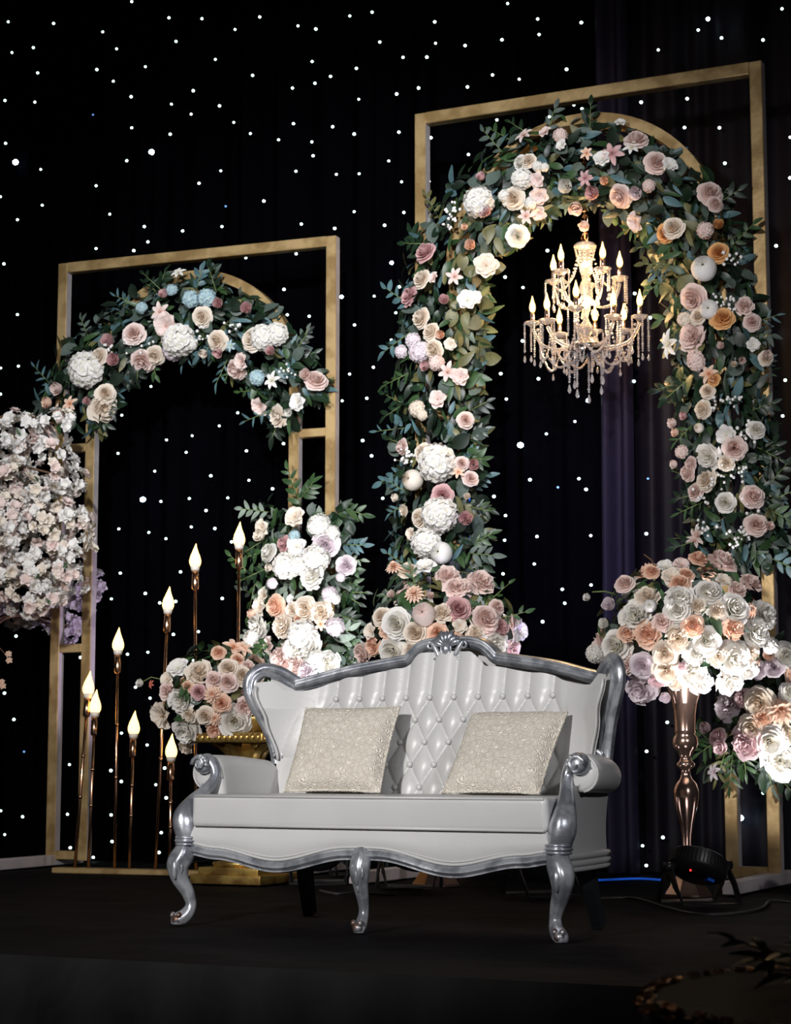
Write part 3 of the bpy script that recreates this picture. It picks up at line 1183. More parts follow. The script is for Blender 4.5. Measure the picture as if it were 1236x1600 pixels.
def garland(name, base, ang, fbase, path, hw, flowers, gyps, nleaf, label, mix=LEAFMIX, lamp_warm=None, llen=(.06, .115), thick=.17, nspr=30, group=None, fs=1.3):
    """path: pixels along the frame; every point is put on the frame's own plane"""
    B = Bunch(name, base, label, 'flower garland', group)
    fx, fy = fr_vec(ang)
    nrm = -fy
    P = spline([Vector((x, y, 0)) for x, y in path], 10)

    def world(px, py, off):
        return on_plane(px, py, fbase + nrm * off, fy)
    for (x, y, d, kind, col) in flowers:
        best = min(range(len(P)), key=lambda i: (P[i].x - x) ** 2 + (P[i].y - y) ** 2)
        dist = Vector((x - P[best].x, -(y - P[best].y), 0)) / hw
        c = min(1, dist.length)
        off = .08 + (thick - .02) * math.sqrt(1 - .8 * c * c)
        p = world(x, y, off)
        D = (p - CO).length
        n = nrm + fx * dist.x * .7 + Vector((0, 0, dist.y * .7)) + Vector((FR.uniform(-.3, .3), 0, FR.uniform(-.3, .3)))
        B.flower(kind, col, p, n, d * D / FPX * fs)
    for (x, y) in gyps:
        B.gyp(world(x, y, thick), nrm, .07)
    seglen = [(P[i + 1] - P[i]).length for i in range(len(P) - 1)]
    tot = sum(seglen)
    for k in range(nleaf + nspr):
        t = FR.uniform(0, tot)
        i = 0
        while i < len(seglen) - 1 and t > seglen[i]:
            t -= seglen[i]
            i += 1
        a, b = P[i], P[i + 1]
        q = a + (b - a) * (t / seglen[i])
        tg = (b - a).normalized()
        sd = Vector((-tg.y, tg.x, 0))
        c = FR.uniform(-1, 1)
        c = math.copysign(abs(c) ** .8, c)
        px, py = q.x + sd.x * c * hw, q.y + sd.y * c * hw
        off = FR.uniform(-.04 if FR.random() < .3 else .04, .05 + thick * .75 * math.sqrt(max(.02, 1 - c * c)))
        p = world(px, py, off)
        out = fx * (sd.x * c) + Vector((0, 0, -sd.y * c))
        n = nrm * (1.1 - .6 * abs(c)) + out * .6 + Vector((FR.uniform(-.6, .6), FR.uniform(-.3, .3), FR.uniform(-.6, .6)))
        tw = fx * tg.x + Vector((0, 0, -tg.y))
        d = out * FR.uniform(.2, 1.2) + tw * FR.uniform(-1, 1) + nrm * FR.uniform(-.1, .6) + Vector((0, 0, FR.uniform(-.5, .2)))
        kind, col = FR.choice(mix)
        if lamp_warm and lamp_warm(px, py) and FR.random() < .5:
            col = FR.choice(['olive', 'mid'])  # warm chandelier light put into the leaf colour
        if k < nleaf:
            B.leaf(kind, col, p, d, n, FR.uniform(*llen) * (1.0 if kind != 'narrow' else 1.15))
        else:
            if kind == 'round':
                kind = 'point'
            p = world(q.x + sd.x * math.copysign(.75, c) * hw, q.y + sd.y * math.copysign(.75, c) * hw, off)
            out = (fx * (sd.x * math.copysign(1, c)) + Vector((0, 0, -sd.y * math.copysign(1, c))))
            d = (out + tw * FR.uniform(-.8, .8) + nrm * .15).normalized()
            B.sprig(p, d, (nrm + out * .1).normalized(), FR.uniform(.10, .19), kind, col, 7, FR.uniform(.05, .075))
    return B


def conv(x0, y0, s, items):
    return [(x0 + a * s, y0 + b * s, d * s, k, c) for (a, b, d, k, c) in items]


# ---- small arch garland
LEFT = [(132, 575, 50, 'hyd', 'W'), (152, 556, 24, 'rose', 'C'), (208, 520, 28, 'rose', 'B'), (169, 533, 20, 'bud', 'P'), (178, 562, 20, 'bud', 'P'), (221, 567, 30, 'rose', 'B'), (241, 557, 24, 'rose', 'C'), (250, 487, 26, 'star', 'B'), (258, 509, 34, 'open', 'B'), (278, 533, 46, 'hyd', 'W'), (270, 548, 30, 'hyd', 'L'), (315, 496, 25, 'rose', 'C'), (298, 466, 24, 'hyd', 'U'), (322, 465, 26, 'hyd', 'U'), (341, 474, 16, 'bud', 'P'), (338, 533, 26, 'rose', 'C'), (393, 529, 30, 'rose', 'C'), (410, 525, 36, 'hyd', 'W'), (432, 520, 32, 'hyd', 'W'), (423, 549, 15, 'bud', 'P'), (375, 565, 24, 'open', 'B'), (367, 580, 26, 'rose', 'B'), (341, 550, 16, 'bud', 'P'), (424, 594, 24, 'star', 'W'), (463, 628, 24, 'open', 'W'), (404, 636, 26, 'open', 'B'), (432, 652, 28, 'peony', 'C'), (451, 644, 13, 'bud', 'W'), (494, 592, 28, 'rose', 'B'), (478, 586, 18, 'bud', 'B'), (162, 638, 36, 'peony', 'C'), (75, 629, 18, 'bud', 'A'), (89, 644, 24, 'star', 'A'), (108, 630, 22, 'star', 'A'), (136, 627, 12, 'bud', 'P'), (165, 615, 24, 'rose', 'C'), (90, 607, 20, 'bud', 'B'), (278, 425, 20, 'star', 'W'), (385, 482, 18, 'bud', 'P'), (256, 460, 15, 'bud', 'P'), (268, 452, 16, 'hyd', 'U'), (318, 551, 14, 'bud', 'C'), (400, 590, 22, 'hyd', 'U'), (220, 480, 16, 'hyd', 'U'), (360, 540, 16, 'star', 'U'), (298, 538, 18, 'hyd', 'W')]
g = garland('arch_garland', LB, LA, LB, [(105, 660), (120, 610), (150, 570), (200, 525), (260, 495), (330, 495), (395, 535), (440, 590), (475, 640)], 52, LEFT,
            [(210, 542), (224, 536), (318, 524), (369, 513), (176, 547), (454, 582)], 1000,
            'flower garland of pink and cream roses draped over the smaller gold arch', nspr=30)
g.finish()

# ---- tall arch garland
RIGHT = conv(620, 160, .2427, [(815, 205, 100, 'star', 'B'), (950, 185, 70, 'open', 'B'), (1050, 205, 80, 'hyd', 'B'), (1055, 270, 60, 'open', 'W'), (790, 390, 85, 'rose', 'W'), (840, 370, 80, 'rose', 'C'), (905, 410, 60, 'hyd', 'W'), (950, 415, 50, 'hyd', 'W'), (545, 480, 60, 'bud', 'P'), (800, 490, 120, 'hyd', 'W'), (520, 640, 170, 'hyd', 'W'), (575, 700, 80, 'bud', 'P'), (745, 615, 115, 'rose', 'C'), (900, 500, 85, 'open', 'B'), (915, 600, 100, 'open', 'B'), (830, 730, 90, 'star', 'B'), (910, 715, 85, 'open', 'B'), (1090, 540, 90, 'bud', 'W'), (1150, 675, 90, 'bud', 'B'), (1210, 485, 75, 'star', 'P'), (780, 860, 115, 'rose', 'W'), (1210, 790, 70, 'bud', 'B'), (475, 920, 70, 'bud', 'A'), (175, 955, 115, 'rose', 'P'), (150, 1130, 100, 'rose', 'C'), (575, 1045, 130, 'open', 'C'), (370, 1120, 95, 'star', 'B'), (230, 1125, 65, 'open', 'B'), (440, 800, 45, 'bud', 'A'), (690, 600, 70, 'hyd', 'W'), (860, 650, 70, 'hyd', 'W')])
RIGHT += conv(900, 160, .2718, [(345, 205, 105, 'rose', 'B'), (320, 255, 80, 'star', 'W'), (205, 290, 110, 'star', 'P'), (150, 315, 85, 'open', 'W'), (465, 340, 105, 'rose', 'B'), (540, 355, 75, 'open', 'W'), (50, 435, 80, 'star', 'P'), (100, 520, 80, 'bud', 'P'), (245, 545, 110, 'rose', 'B'), (345, 520, 75, 'bud', 'L'), (415, 480, 65, 'hyd', 'B'), (335, 690, 100, 'open', 'B'), (555, 715, 100, 'rose', 'C'), (505, 755, 85, 'rose', 'O'), (775, 515, 110, 'rose', 'B'), (805, 580, 75, 'rose', 'B'), (745, 735, 85, 'hyd', 'B'), (820, 705, 60, 'bud', 'O'), (815, 860, 95, 'rose', 'O'), (735, 955, 105, 'ball', 'W'), (665, 1130, 125, 'rose', 'B'), (765, 1190, 80, 'ball', 'W'), (840, 1235, 105, 'rose', 'O'), (695, 1230, 75, 'rose', 'C'), (620, 1245, 75, 'hyd', 'C'), (970, 1165, 85, 'peony', 'B'), (1015, 1260, 80, 'rose', 'B'), (660, 1345, 135, 'peony', 'B'), (525, 1390, 135, 'star', 'W'), (1020, 1390, 65, 'open', 'W'), (1095, 1455, 60, 'bud', 'B'), (60, 290, 65, 'star', 'A'), (165, 450, 50, 'bud', 'A'), (680, 1465, 80, 'hyd', 'B'), (255, 110, 55, 'open', 'W')])
RIGHT += conv(590, 380, .2, [(235, 410, 135, 'peony', 'P'), (520, 445, 80, 'bud', 'P'), (700, 440, 135, 'open', 'W'), (765, 420, 85, 'open', 'W'), (325, 580, 130, 'rose', 'C'), (405, 685, 115, 'rose', 'C'), (495, 715, 70, 'bud', 'A'), (565, 790, 85, 'open', 'C'), (430, 835, 125, 'rose', 'C'), (270, 760, 110, 'hyd', 'L'), (315, 850, 150, 'hyd', 'L'), (180, 850, 95, 'hyd', 'L'), (455, 930, 110, 'hyd', 'B'), (375, 960, 80, 'bud', 'P'), (545, 1005, 135, 'star', 'B'), (645, 1040, 115, 'open', 'B'), (465, 1215, 120, 'open', 'B'), (300, 1290, 115, 'hyd', 'C'), (345, 1345, 75, 'hyd', 'C'), (690, 1380, 105, 'rose', 'B')])
RIGHT += conv(590, 680, .2187, [(165, 85, 95, 'rose', 'B'), (315, 125, 115, 'rose', 'C'), (420, 190, 245, 'hyd', 'W'), (600, 200, 80, 'rose', 'B'), (575, 260, 80, 'star', 'A'), (685, 210, 80, 'bud', 'P'), (665, 305, 90, 'rose', 'B'), (250, 320, 110, 'ball', 'C'), (465, 435, 125, 'rose', 'P'), (130, 445, 60, 'bud', 'C'), (180, 535, 70, 'peony', 'C'), (440, 570, 225, 'hyd', 'W'), (295, 600, 115, 'rose', 'C'), (630, 600, 100, 'bud', 'P'), (230, 705, 80, 'open', 'C'), (340, 770, 195, 'hyd', 'W'), (455, 840, 115, 'ball', 'W'), (640, 440, 50, 'bud', 'C')])
RIGHT += conv(1010, 500, .2251, [(520, 180, 50, 'bud', 'B'), (835, 265, 80, 'rose', 'C'), (340, 290, 110, 'hyd', 'B'), (430, 370, 115, 'star', 'A'), (460, 410, 75, 'rose', 'O'), (605, 310, 45, 'bud', 'C'), (665, 280, 50, 'bud', 'B'), (420, 490, 85, 'rose', 'C'), (380, 620, 105, 'rose', 'C'), (185, 715, 70, 'bud', 'B'), (205, 780, 60, 'bud', 'A'), (365, 750, 50, 'ball', 'C'), (550, 800, 115, 'open', 'W'), (765, 755, 100, 'rose', 'W'), (240, 915, 85, 'hyd', 'B'), (610, 890, 130, 'rose', 'B'), (425, 950, 150, 'peony', 'W'), (550, 990, 90, 'rose', 'C'), (195, 1000, 60, 'bud', 'B'), (300, 1000, 80, 'rose', 'B'), (275, 1065, 95, 'rose', 'B'), (405, 1110, 120, 'rose', 'C'), (330, 1190, 100, 'rose', 'B'), (545, 1265, 110, 'rose', 'W'), (745, 1215, 130, 'rose', 'B'), (765, 1415, 125, 'rose', 'B'), (345, 1500, 135, 'star', 'B'), (260, 665, 55, 'bud', 'P'), (855, 1430, 60, 'bud', 'B')])
GY = [(1010 + a * .2251, 500 + b * .2251) for a, b in [(490, 590), (620, 570), (690, 790), (665, 1040), (570, 1060), (500, 1110), (390, 1235), (745, 1325), (430, 1445), (690, 1500), (620, 1540)]]
GY += [(900 + a * .2718, 160 + b * .2718) for a, b in [(905, 910), (840, 1165), (900, 1160)]] + [(710, 335), (705, 352), (637, 713), (641, 722)]
g = garland('arch_garland', RB, RA, RB, [(685, 905), (682, 800), (682, 680), (688, 560), (695, 440), (735, 355), (800, 285), (880, 255), (965, 265), (1040, 310), (1095, 400), (1118, 500), (1122, 600), (1135, 700), (1148, 800), (1160, 890)], 64, RIGHT, GY, 2700,
            'tall garland of blush, white and orange roses wound up the chandelier arch', nspr=75,
            lamp_warm=lambda x, y: 700 < x < 1090 and 330 < y < 620)
g.finish(285)

# ---- spray low on the small arch's post
COLM = conv(350, 730, .2062, [(280, 455, 110, 'open', 'C'), (275, 520, 90, 'bud', 'C'), (440, 580, 95, 'peony', 'P'), (325, 640, 115, 'rose', 'W'), (530, 370, 130, 'open', 'C'), (720, 440, 150, 'hyd', 'W'), (820, 500, 100, 'hyd', 'W'), (770, 590, 155, 'rose', 'L'), (545, 600, 130, 'open', 'W'), (530, 520, 75, 'hyd', 'U'), (460, 750, 175, 'hyd', 'W'), (560, 740, 130, 'hyd', 'W'), (700, 690, 175, 'hyd', 'W'), (660, 820, 155, 'peony', 'W'), (925, 740, 115, 'rose', 'L'), (885, 830, 60, 'hyd', 'L'), (345, 760, 60, 'bud', 'C'), (360, 880, 70, 'hyd', 'L'), (290, 970, 100, 'open', 'C'), (380, 1055, 130, 'rose', 'A'), (260, 1060, 115, 'open', 'C'), (215, 1110, 70, 'bud', 'A'), (500, 1000, 60, 'open', 'W'), (515, 1080, 85, 'rose', 'C'), (610, 1080, 145, 'rose', 'C'), (735, 1100, 135, 'peony', 'C'), (730, 1190, 85, 'star', 'A'), (240, 1200, 155, 'peony', 'W'), (430, 1200, 145, 'peony', 'C'), (840, 1210, 120, 'hyd', 'L'), (560, 1160, 60, 'rose', 'A'), (590, 1270, 195, 'hyd', 'W'), (200, 1300, 110, 'hyd', 'W'), (540, 1370, 190, 'peony', 'W'), (640, 1350, 150, 'peony', 'W'), (790, 1490, 140, 'peony', 'W'), (330, 1350, 110, 'open', 'B'), (430, 1460, 175, 'peony', 'B'), (540, 1500, 120, 'peony', 'B'), (800, 960, 100, 'hyd', 'L'), (845, 1000, 65, 'hyd', 'W'), (700, 1450, 125, 'hyd', 'W'), (620, 1550, 130, 'peony', 'L')])
LMIX2 = [('point', 'dark'), ('point', 'mid'), ('point', 'mid'), ('round', 'euc'), ('point', 'sage'), ('narrow', 'sage'), ('point', 'dark')]
g = garland('post_flower_spray', ground(485, 1352), LA, LB, [(485, 1065), (478, 980), (470, 880), (478, 785)], 72, COLM, [], 420,
            'white hydrangea and rose spray tied to the smaller gold arch behind the sofa wing', mix=LMIX2, thick=.24, nspr=26, fs=1.36)
for (x, y, tx, ty, c) in [(470, 790, 450, 735, 'mid'), (420, 800, 380, 795, 'sage'), (470, 780, 488, 755, 'mid'), (400, 905, 362, 870, 'mid'), (405, 880, 388, 960, 'mid'), (530, 850, 566, 852, 'teal'), (520, 1000, 545, 985, 'sage')]:
    fx, fy = fr_vec(LA)
    a, b = on_plane(x, y, LB - fy * .12, fy), on_plane(tx, ty, LB - fy * .16, fy)
    g.sprig(a, (b - a).normalized(), -fy, (b - a).length * 1.1, 'point', c, 8, .07)
g.finish()

# ---- spray low on the tall arch's right post
LOW = conv(910, 840, .2638, [(850, 985, 150, 'peony', 'L'), (940, 950, 90, 'peony', 'K'), (1040, 985, 150, 'rose', 'C'), (1060, 1060, 95, 'peony', 'A'), (1175, 1020, 155, 'dahlia', 'A'), (1000, 1130, 130, 'rose', 'C'), (1110, 1215, 155, 'rose', 'W'), (965, 1220, 160, 'peony', 'K'), (1210, 1160, 110, 'rose', 'C'), (790, 1180, 95, 'rose', 'K'), (825, 1240, 85, 'bud', 'K'), (735, 1125, 70, 'bud', 'K'), (1175, 1320, 170, 'peony', 'W'), (1030, 780, 90, 'rose', 'L'), (1110, 690, 70, 'bud', 'A'), (1130, 770, 95, 'rose', 'L'), (1210, 690, 120, 'rose', 'W'), (775, 1385, 90, 'star', 'L'), (1235, 920, 100, 'rose', 'W'), (1280, 1010, 130, 'rose', 'B'), (1290, 1150, 130, 'peony', 'W'), (1270, 800, 110, 'rose', 'A')])
g = garland('post_flower_spray', RB, RA, RB, [(1165, 1205), (1172, 1150), (1195, 1080), (1205, 1010)], 62, LOW, [], 330,
            'peach dahlia and pink peony spray tied low on the tall gold arch', mix=[('round', 'euc'), ('point', 'mid'), ('point', 'dark'), ('narrow', 'olive'), ('point', 'dark')], thick=.26, nspr=14, fs=1.3)
for (x, y, tx, ty, c) in [(1130, 1150, 1095, 1175, 'mid'), (1135, 1170, 1120, 1215, 'olive'), (1145, 1170, 1140, 1225, 'mid'), (1160, 1165, 1165, 1205, 'mid'), (1190, 1175, 1205, 1225, 'euc')]:
    fx, fy = fr_vec(RA)
    a, b = on_plane(x, y, RB - fy * .2, fy), on_plane(tx, ty, RB - fy * .22, fy)
    g.sprig(a, (b - a).normalized(), -fy, (b - a).length * 1.1, 'narrow', c, 9, .075)
g.finish()


# ---- ball arrangements on stands
def ball_bunch(name, base, C, rad, flowers, label, mix, nleaf, back=(('rose', 'W'), ('peony', 'C'), ('rose', 'B'), ('peony', 'A')), nback=22, cut=-.55):
    B = Bunch(name, base, label, 'flower arrangement', None)
    rx, ry, rz = rad
    for (x, y, d, kind, col) in flowers:
        r = ray(x, y)
        o = CO - C
        q = Vector((o.x / rx, o.y / ry, o.z / rz))
        e = Vector((r.x / rx, r.y / ry, r.z / rz))
        a, b, c = e.dot(e), 2 * q.dot(e), q.dot(q) - 1
        disc = b * b - 4 * a * c
        t = (-b - math.sqrt(disc)) / (2 * a) if disc > 0 else -b / (2 * a)
        p = CO + r * t
        l = p - C
        n = Vector((l.x / rx ** 2, l.y / ry ** 2, l.z / rz ** 2)).normalized() + Vector((FR.uniform(-.25, .25), -.8, FR.uniform(-.1, .35)))
        B.flower(kind, col, p, n, d * r.y * t / FPX * 1.24)
    for i in range(nback):
        d = Vector((FR.gauss(0, 1), abs(FR.gauss(0, 1)) + .25, FR.gauss(0, 1))).normalized()
        if d.z < cut:
            continue
        k, c = FR.choice(back)
        B.flower(k, c, C + Vector((d.x * rx, d.y * ry, d.z * rz)) * .95, d, FR.uniform(.09, .14))
    for i in range(nleaf):
        d = Vector((FR.gauss(0, 1), FR.gauss(0, 1), FR.gauss(0, 1))).normalized()
        if d.z < cut:
            continue
        kind, col = FR.choice(mix)
        p = C + Vector((d.x * rx, d.y * ry, d.z * rz)) * FR.uniform(.72, .95)
        t = d.orthogonal()
        t = (Quaternion(d, FR.uniform(0, 6.3)) @ t + d * FR.uniform(.1, .8)).normalized()
        B.leaf(kind, col, p, t, d + Vector((FR.uniform(-.4, .4), FR.uniform(-.4, .4), FR.uniform(-.4, .4))), FR.uniform(.07, .11))
    return B


BMIX = [('point', 'mid'), ('point', 'dark'), ('round', 'euc'), ('point', 'mid'), ('point', 'olive')]
VB = ground(1075, 1400)
VC = at_depth(1066, 985, VB.y)
VFL = conv(910, 840, .2638, [(690, 115, 95, 'rose', 'A'), (835, 130, 155, 'peony', 'B'), (410, 195, 80, 'rose', 'A'), (490, 165, 95, 'open', 'W'), (590, 155, 95, 'open', 'B'), (530, 225, 110, 'open', 'C'), (575, 265, 105, 'rose', 'A'), (610, 215, 85, 'rose', 'A'), (245, 265, 100, 'rose', 'B'), (665, 15, 95, 'star', 'B'), (385, 345, 120, 'peony', 'C'), (400, 405, 60, 'ball', 'W'), (755, 320, 140, 'rose', 'W'), (310, 460, 170, 'peony', 'W'), (575, 360, 150, 'peony', 'W'), (560, 430, 135, 'rose', 'W'), (905, 415, 165, 'rose', 'W'), (1005, 260, 115, 'peony', 'B'), (925, 310, 105, 'peony', 'B'), (1000, 430, 85, 'dahlia', 'A'), (1085, 455, 155, 'peony', 'W'), (655, 520, 115, 'rose', 'A'), (380, 570, 135, 'peony', 'A'), (565, 600, 135, 'peony', 'C'), (735, 610, 155, 'rose', 'W'), (900, 540, 115, 'peony', 'A'), (1040, 560, 155, 'peony', 'W'), (190, 640, 160, 'rose', 'W'), (70, 690, 105, 'hyd', 'W'), (355, 765, 125, 'rose', 'L'), (490, 690, 125, 'rose', 'C'), (500, 790, 135, 'rose', 'C'), (440, 840, 105, 'peony', 'K'), (340, 900, 165, 'peony', 'L'), (250, 750, 115, 'peony', 'B'), (590, 760, 55, 'bud', 'K'), (650, 800, 155, 'peony', 'W'), (700, 860, 125, 'peony', 'W'), (560, 850, 115, 'peony', 'C'), (900, 720, 185, 'peony', 'W'), (880, 850, 155, 'peony', 'W'), (980, 780, 125, 'peony', 'W'), (270, 560, 105, 'peony', 'A'), (160, 400, 85, 'bud', 'L'), (130, 510, 65, 'bud', 'W'), (30, 355, 50, 'bud', 'W'), (1120, 640, 95, 'hyd', 'W'), (1000, 680, 105, 'peony', 'C'), (490, 940, 70, 'bud', 'L'), (800, 430, 95, 'peony', 'C'), (470, 500, 100, 'peony', 'B'), (800, 700, 110, 'peony', 'C'), (670, 690, 110, 'peony', 'W'), (840, 250, 90, 'open', 'C'), (680, 400, 90, 'peony', 'C')])
g = ball_bunch('flower_ball', VB, VC, (.40, .38, .33), VFL, 'round arrangement of white and peach roses on the fully visible trumpet vase', BMIX, 330)
g.finish()
a = at_depth(965, 930, VC.y - .1)
MB().tube([a - VB, at_depth(945, 924, VC.y - .12) - VB, at_depth(925, 925, VC.y - .12) - VB], [.004, .004, .003], 6, ref=(0, 0, 1)).build('stem', M['stem'], g.root)
MB().tube([at_depth(1030, 900, VC.y) - VB, at_depth(1018, 875, VC.y) - VB, at_depth(1006, 866, VC.y) - VB], [.005, .004, .003], 6, ref=(0, 0, 1)).build('twig', M['bark'], g.root)

MBASE = ground(682, 1384)
MC = at_depth(692, 985, MBASE.y)
MFL = conv(590, 680, .2187, [(115, 940, 105, 'dahlia', 'A'), (215, 955, 120, 'rose', 'C'), (335, 930, 140, 'open', 'W'), (260, 1130, 120, 'dahlia', 'A'), (500, 1000, 155, 'peony', 'B'), (560, 1080, 145, 'peony', 'B'), (620, 1070, 95, 'peony', 'B'), (740, 1040, 175, 'peony', 'B'), (100, 1140, 60, 'bud', 'B'), (130, 1350, 185, 'rose', 'W'), (20, 1290, 115, 'rose', 'C'), (330, 1280, 130, 'ball', 'B'), (465, 1265, 125, 'peony', 'C'), (575, 1240, 155, 'rose', 'P'), (380, 1150, 55, 'bud', 'B'), (265, 1410, 145, 'rose', 'C'), (430, 1415, 125, 'rose', 'A'), (780, 1310, 175, 'rose', 'B'), (860, 1225, 95, 'rose', 'B'), (885, 1370, 105, 'peony', 'P'), (1025, 1400, 130, 'open', 'W'), (840, 1510, 195, 'peony', 'W'), (970, 1530, 115, 'peony', 'B'), (100, 1545, 175, 'rose', 'W'), (240, 1540, 115, 'rose', 'C'), (60, 1400, 95, 'peony', 'A'), (590, 1360, 95, 'open', 'C'), (-120, 1560, 130, 'peony', 'B'), (-40, 1510, 120, 'peony', 'A'), (-60, 1400, 100, 'open', 'C'), (700, 1420, 110, 'peony', 'C'), (560, 1480, 120, 'rose', 'A')])
g = ball_bunch('flower_ball', MBASE, MC, (.39, .36, .31), MFL, 'round arrangement of blush and peach roses rising behind the sofa crest', BMIX, 300, cut=-.4)
for (x, y, tx, ty, c) in [(740, 960, 800, 908, 'mid'), (770, 970, 825, 955, 'mid'), (625, 930, 600, 930, 'mid'), (650, 920, 640, 880, 'mid')]:
    a, b = at_depth(x, y, MC.y - .15), at_depth(tx, ty, MC.y - .15)
    g.sprig(a, (b - a).normalized(), Vector((0, -1, 0)), (b - a).length, 'point', c, 6, .05)
g.finish()

PB = ground(383, 1379)
PC = at_depth(345, 1085, PB.y)
PFL = conv(210, 960, .1699, [(55, 635, 80, 'bud', 'W'), (150, 640, 70, 'star', 'R'), (395, 480, 175, 'open', 'W'), (290, 590, 120, 'open', 'C'), (290, 700, 135, 'peony', 'B'), (590, 530, 205, 'peony', 'C'), (480, 660, 95, 'rose', 'A'), (590, 715, 115, 'rose', 'P'), (420, 795, 210, 'peony', 'W'), (730, 600, 135, 'peony', 'B'), (860, 490, 155, 'rose', 'C'), (860, 620, 155, 'rose', 'B'), (1000, 560, 155, 'rose', 'C'), (230, 935, 235, 'open', 'C'), (470, 1080, 245, 'peony', 'W'), (460, 1230, 125, 'peony', 'C'), (770, 340, 115, 'rose', 'A'), (910, 290, 195, 'star', 'A'), (1000, 310, 155, 'star', 'A'), (950, 410, 105, 'rose', 'A'), (1050, 480, 115, 'peony', 'B'), (720, 740, 155, 'dahlia', 'A'), (800, 820, 145, 'rose', 'A'), (650, 940, 145, 'rose', 'C'), (740, 960, 115, 'dahlia', 'A'), (735, 1070, 135, 'peony', 'A'), (925, 985, 260, 'rose', 'W'), (1090, 1050, 125, 'peony', 'L'), (1020, 850, 155, 'peony', 'B'), (1010, 710, 55, 'bud', 'P'), (500, 930, 115, 'peony', 'C'), (1130, 700, 120, 'peony', 'B'), (1130, 560, 120, 'rose', 'C')])
g = ball_bunch('flower_ball', PB, PC, (.31, .28, .27), PFL, 'cream and peach flower arrangement on the gold pedestal', BMIX, 170, nback=14)
MB().tube([at_depth(*p, PC.y) - PB for p in [(262, 1064), (245, 1060), (236, 1058), (222, 1066)]], .003, 5, ref=(0, 0, 1)).build('stem', M['stem'], g.root)
g.finish()

# ------------------------------------------------------------------ trumpet vases
VPROF = [(.105, 0), (.100, .012), (.055, .10), (.030, .155), (.024, .19), (.020, .25), (.022, .30), (.032, .36), (.048, .43), (.058, .485), (.060, .52), (.050, .555), (.030, .580), (.022, .600), (.022, .625), (.040, .640), (.044, .655), (.030, .670), (.024, .690), (.034, .700), (.036, .712), (.052, .728), (.060, .755), (.058, .785), (.044, .805), (.050, .812), (.048, .822), (.050, .90), (.060, .97), (.085, 1.05), (.100, 1.08), (.093, 1.075), (.050, .93)]


def vase(base, h, label):
    root = empty('trumpet_vase', base, .3, label, 'vase', 'rose gold trumpet vases')
    k = h / 1.08
    MB().lathe([(r * k * 1.08, z * k) for r, z in VPROF if z >= .14 or r < .05], 40, cap=False).build('vase_body', M['rosegold'], root)
    mb = MB()
    mb.lathe([(.001, 0), (.125 * k, 0), (.125 * k, .012 * k), (.062 * k, .10 * k), (.034 * k, .158 * k), (.001, .16 * k)], 8, cap=False)
    mb.build('vase_foot', M['rosegold'], root, smooth=False)
    return root


vase(VB, VC.z - .30 + .08, 'rose gold trumpet vase standing beside the sofa with a black uplight in front')
vase(MBASE, MC.z - .25 + .08, 'rose gold trumpet vase standing behind the middle of the sofa')

# ------------------------------------------------------------------ gold pedestal
ped = empty('flower_pedestal', PB, math.radians(-26), 'ornate gold column pedestal behind the sofa arm', 'pedestal')
PH = 0.745
vs, fs = rounded_box((.40, .40, .045), .006, 2)
MB().add([v + Vector((0, 0, .0235)) for v in vs], fs).build('plinth', M['pedgold'], ped, sharp=40)
vs, fs = rounded_box((.34, .34, .035), .006, 2)
MB().add([v + Vector((0, 0, .063)) for v in vs], fs).build('plinth', M['pedgold'], ped, sharp=40)
MB().lathe([(.001, .08), (.155, .08), (.165, .095), (.155, .112), (.125, .122), (.115, .135), (.125, .148), (.118, .160), (.09, .175), (.085, .20), (.001, .20)], 36, cap=False).build('base_moulding', M['pedgold'], ped)
mb = MB()
mb.tube([(0, 0, z) for z in (.19, .3, .4, .5, .6)], [.082, .078, .074, .072, .074], 48, flute=16, fd=.05, ref=(1, 0, 0))
mb.build('column', M['pedgold'], ped)
mb = MB()
mb.lathe([(.001, .59), (.078, .59), (.088, .60), (.080, .612), (.10, .63), (.14, .665), (.17, .685), (.001, .685)], 36, cap=False)
cap = mb.build('capital', M['pedgold'], ped)
for k in range(12):
    a = k * math.pi / 6
    mb = MB()
    mb.grid(lambda u, v, a=a: Vector(((.085 + .10 * v ** 2 + .012) * math.cos(a + (u - .5) * .42 * (1 - .5 * v)), (.085 + .10 * v ** 2 + .012) * math.sin(a + (u - .5) * .42 * (1 - .5 * v)), .60 + .09 * v - .03 * max(0, v - .75) * 4 * max(0, v - .75))), 4, 6)
    mb.build('acanthus_leaf', M['pedgold'], cap)
vs, fs = rounded_box((.44, .44, .05), .012, 3)
top_o = MB().add([v + Vector((0, 0, PH - .032)) for v in vs], fs).build('top_slab', M['pedgold'], ped, sharp=40)
for k in range(4):
    m = Matrix.Rotation(k * math.pi / 2, 4, 'Z')
    for i in range(13):
        mb = MB()
        mb.ball((0, 0, 0), (.016, .010, .022), 8, 5)
        o = mb.build('carved_bead', M['pedgold'], top_o)
        o.matrix_local = m @ Matrix.Translation((-.19 + i * .0317, -.221, PH - .034)) @ Matrix.Rotation(.5, 4, 'Y')
mb = MB()
mb.lathe([(.001, PH - .008), (.16, PH - .008), (.19, PH + .04), (.20, PH + .10), (.19, PH + .10), (.15, PH + .02), (.001, PH + .02)], 32, cap=False)
mb.build('flower_dish', M['pedgold'], ped)

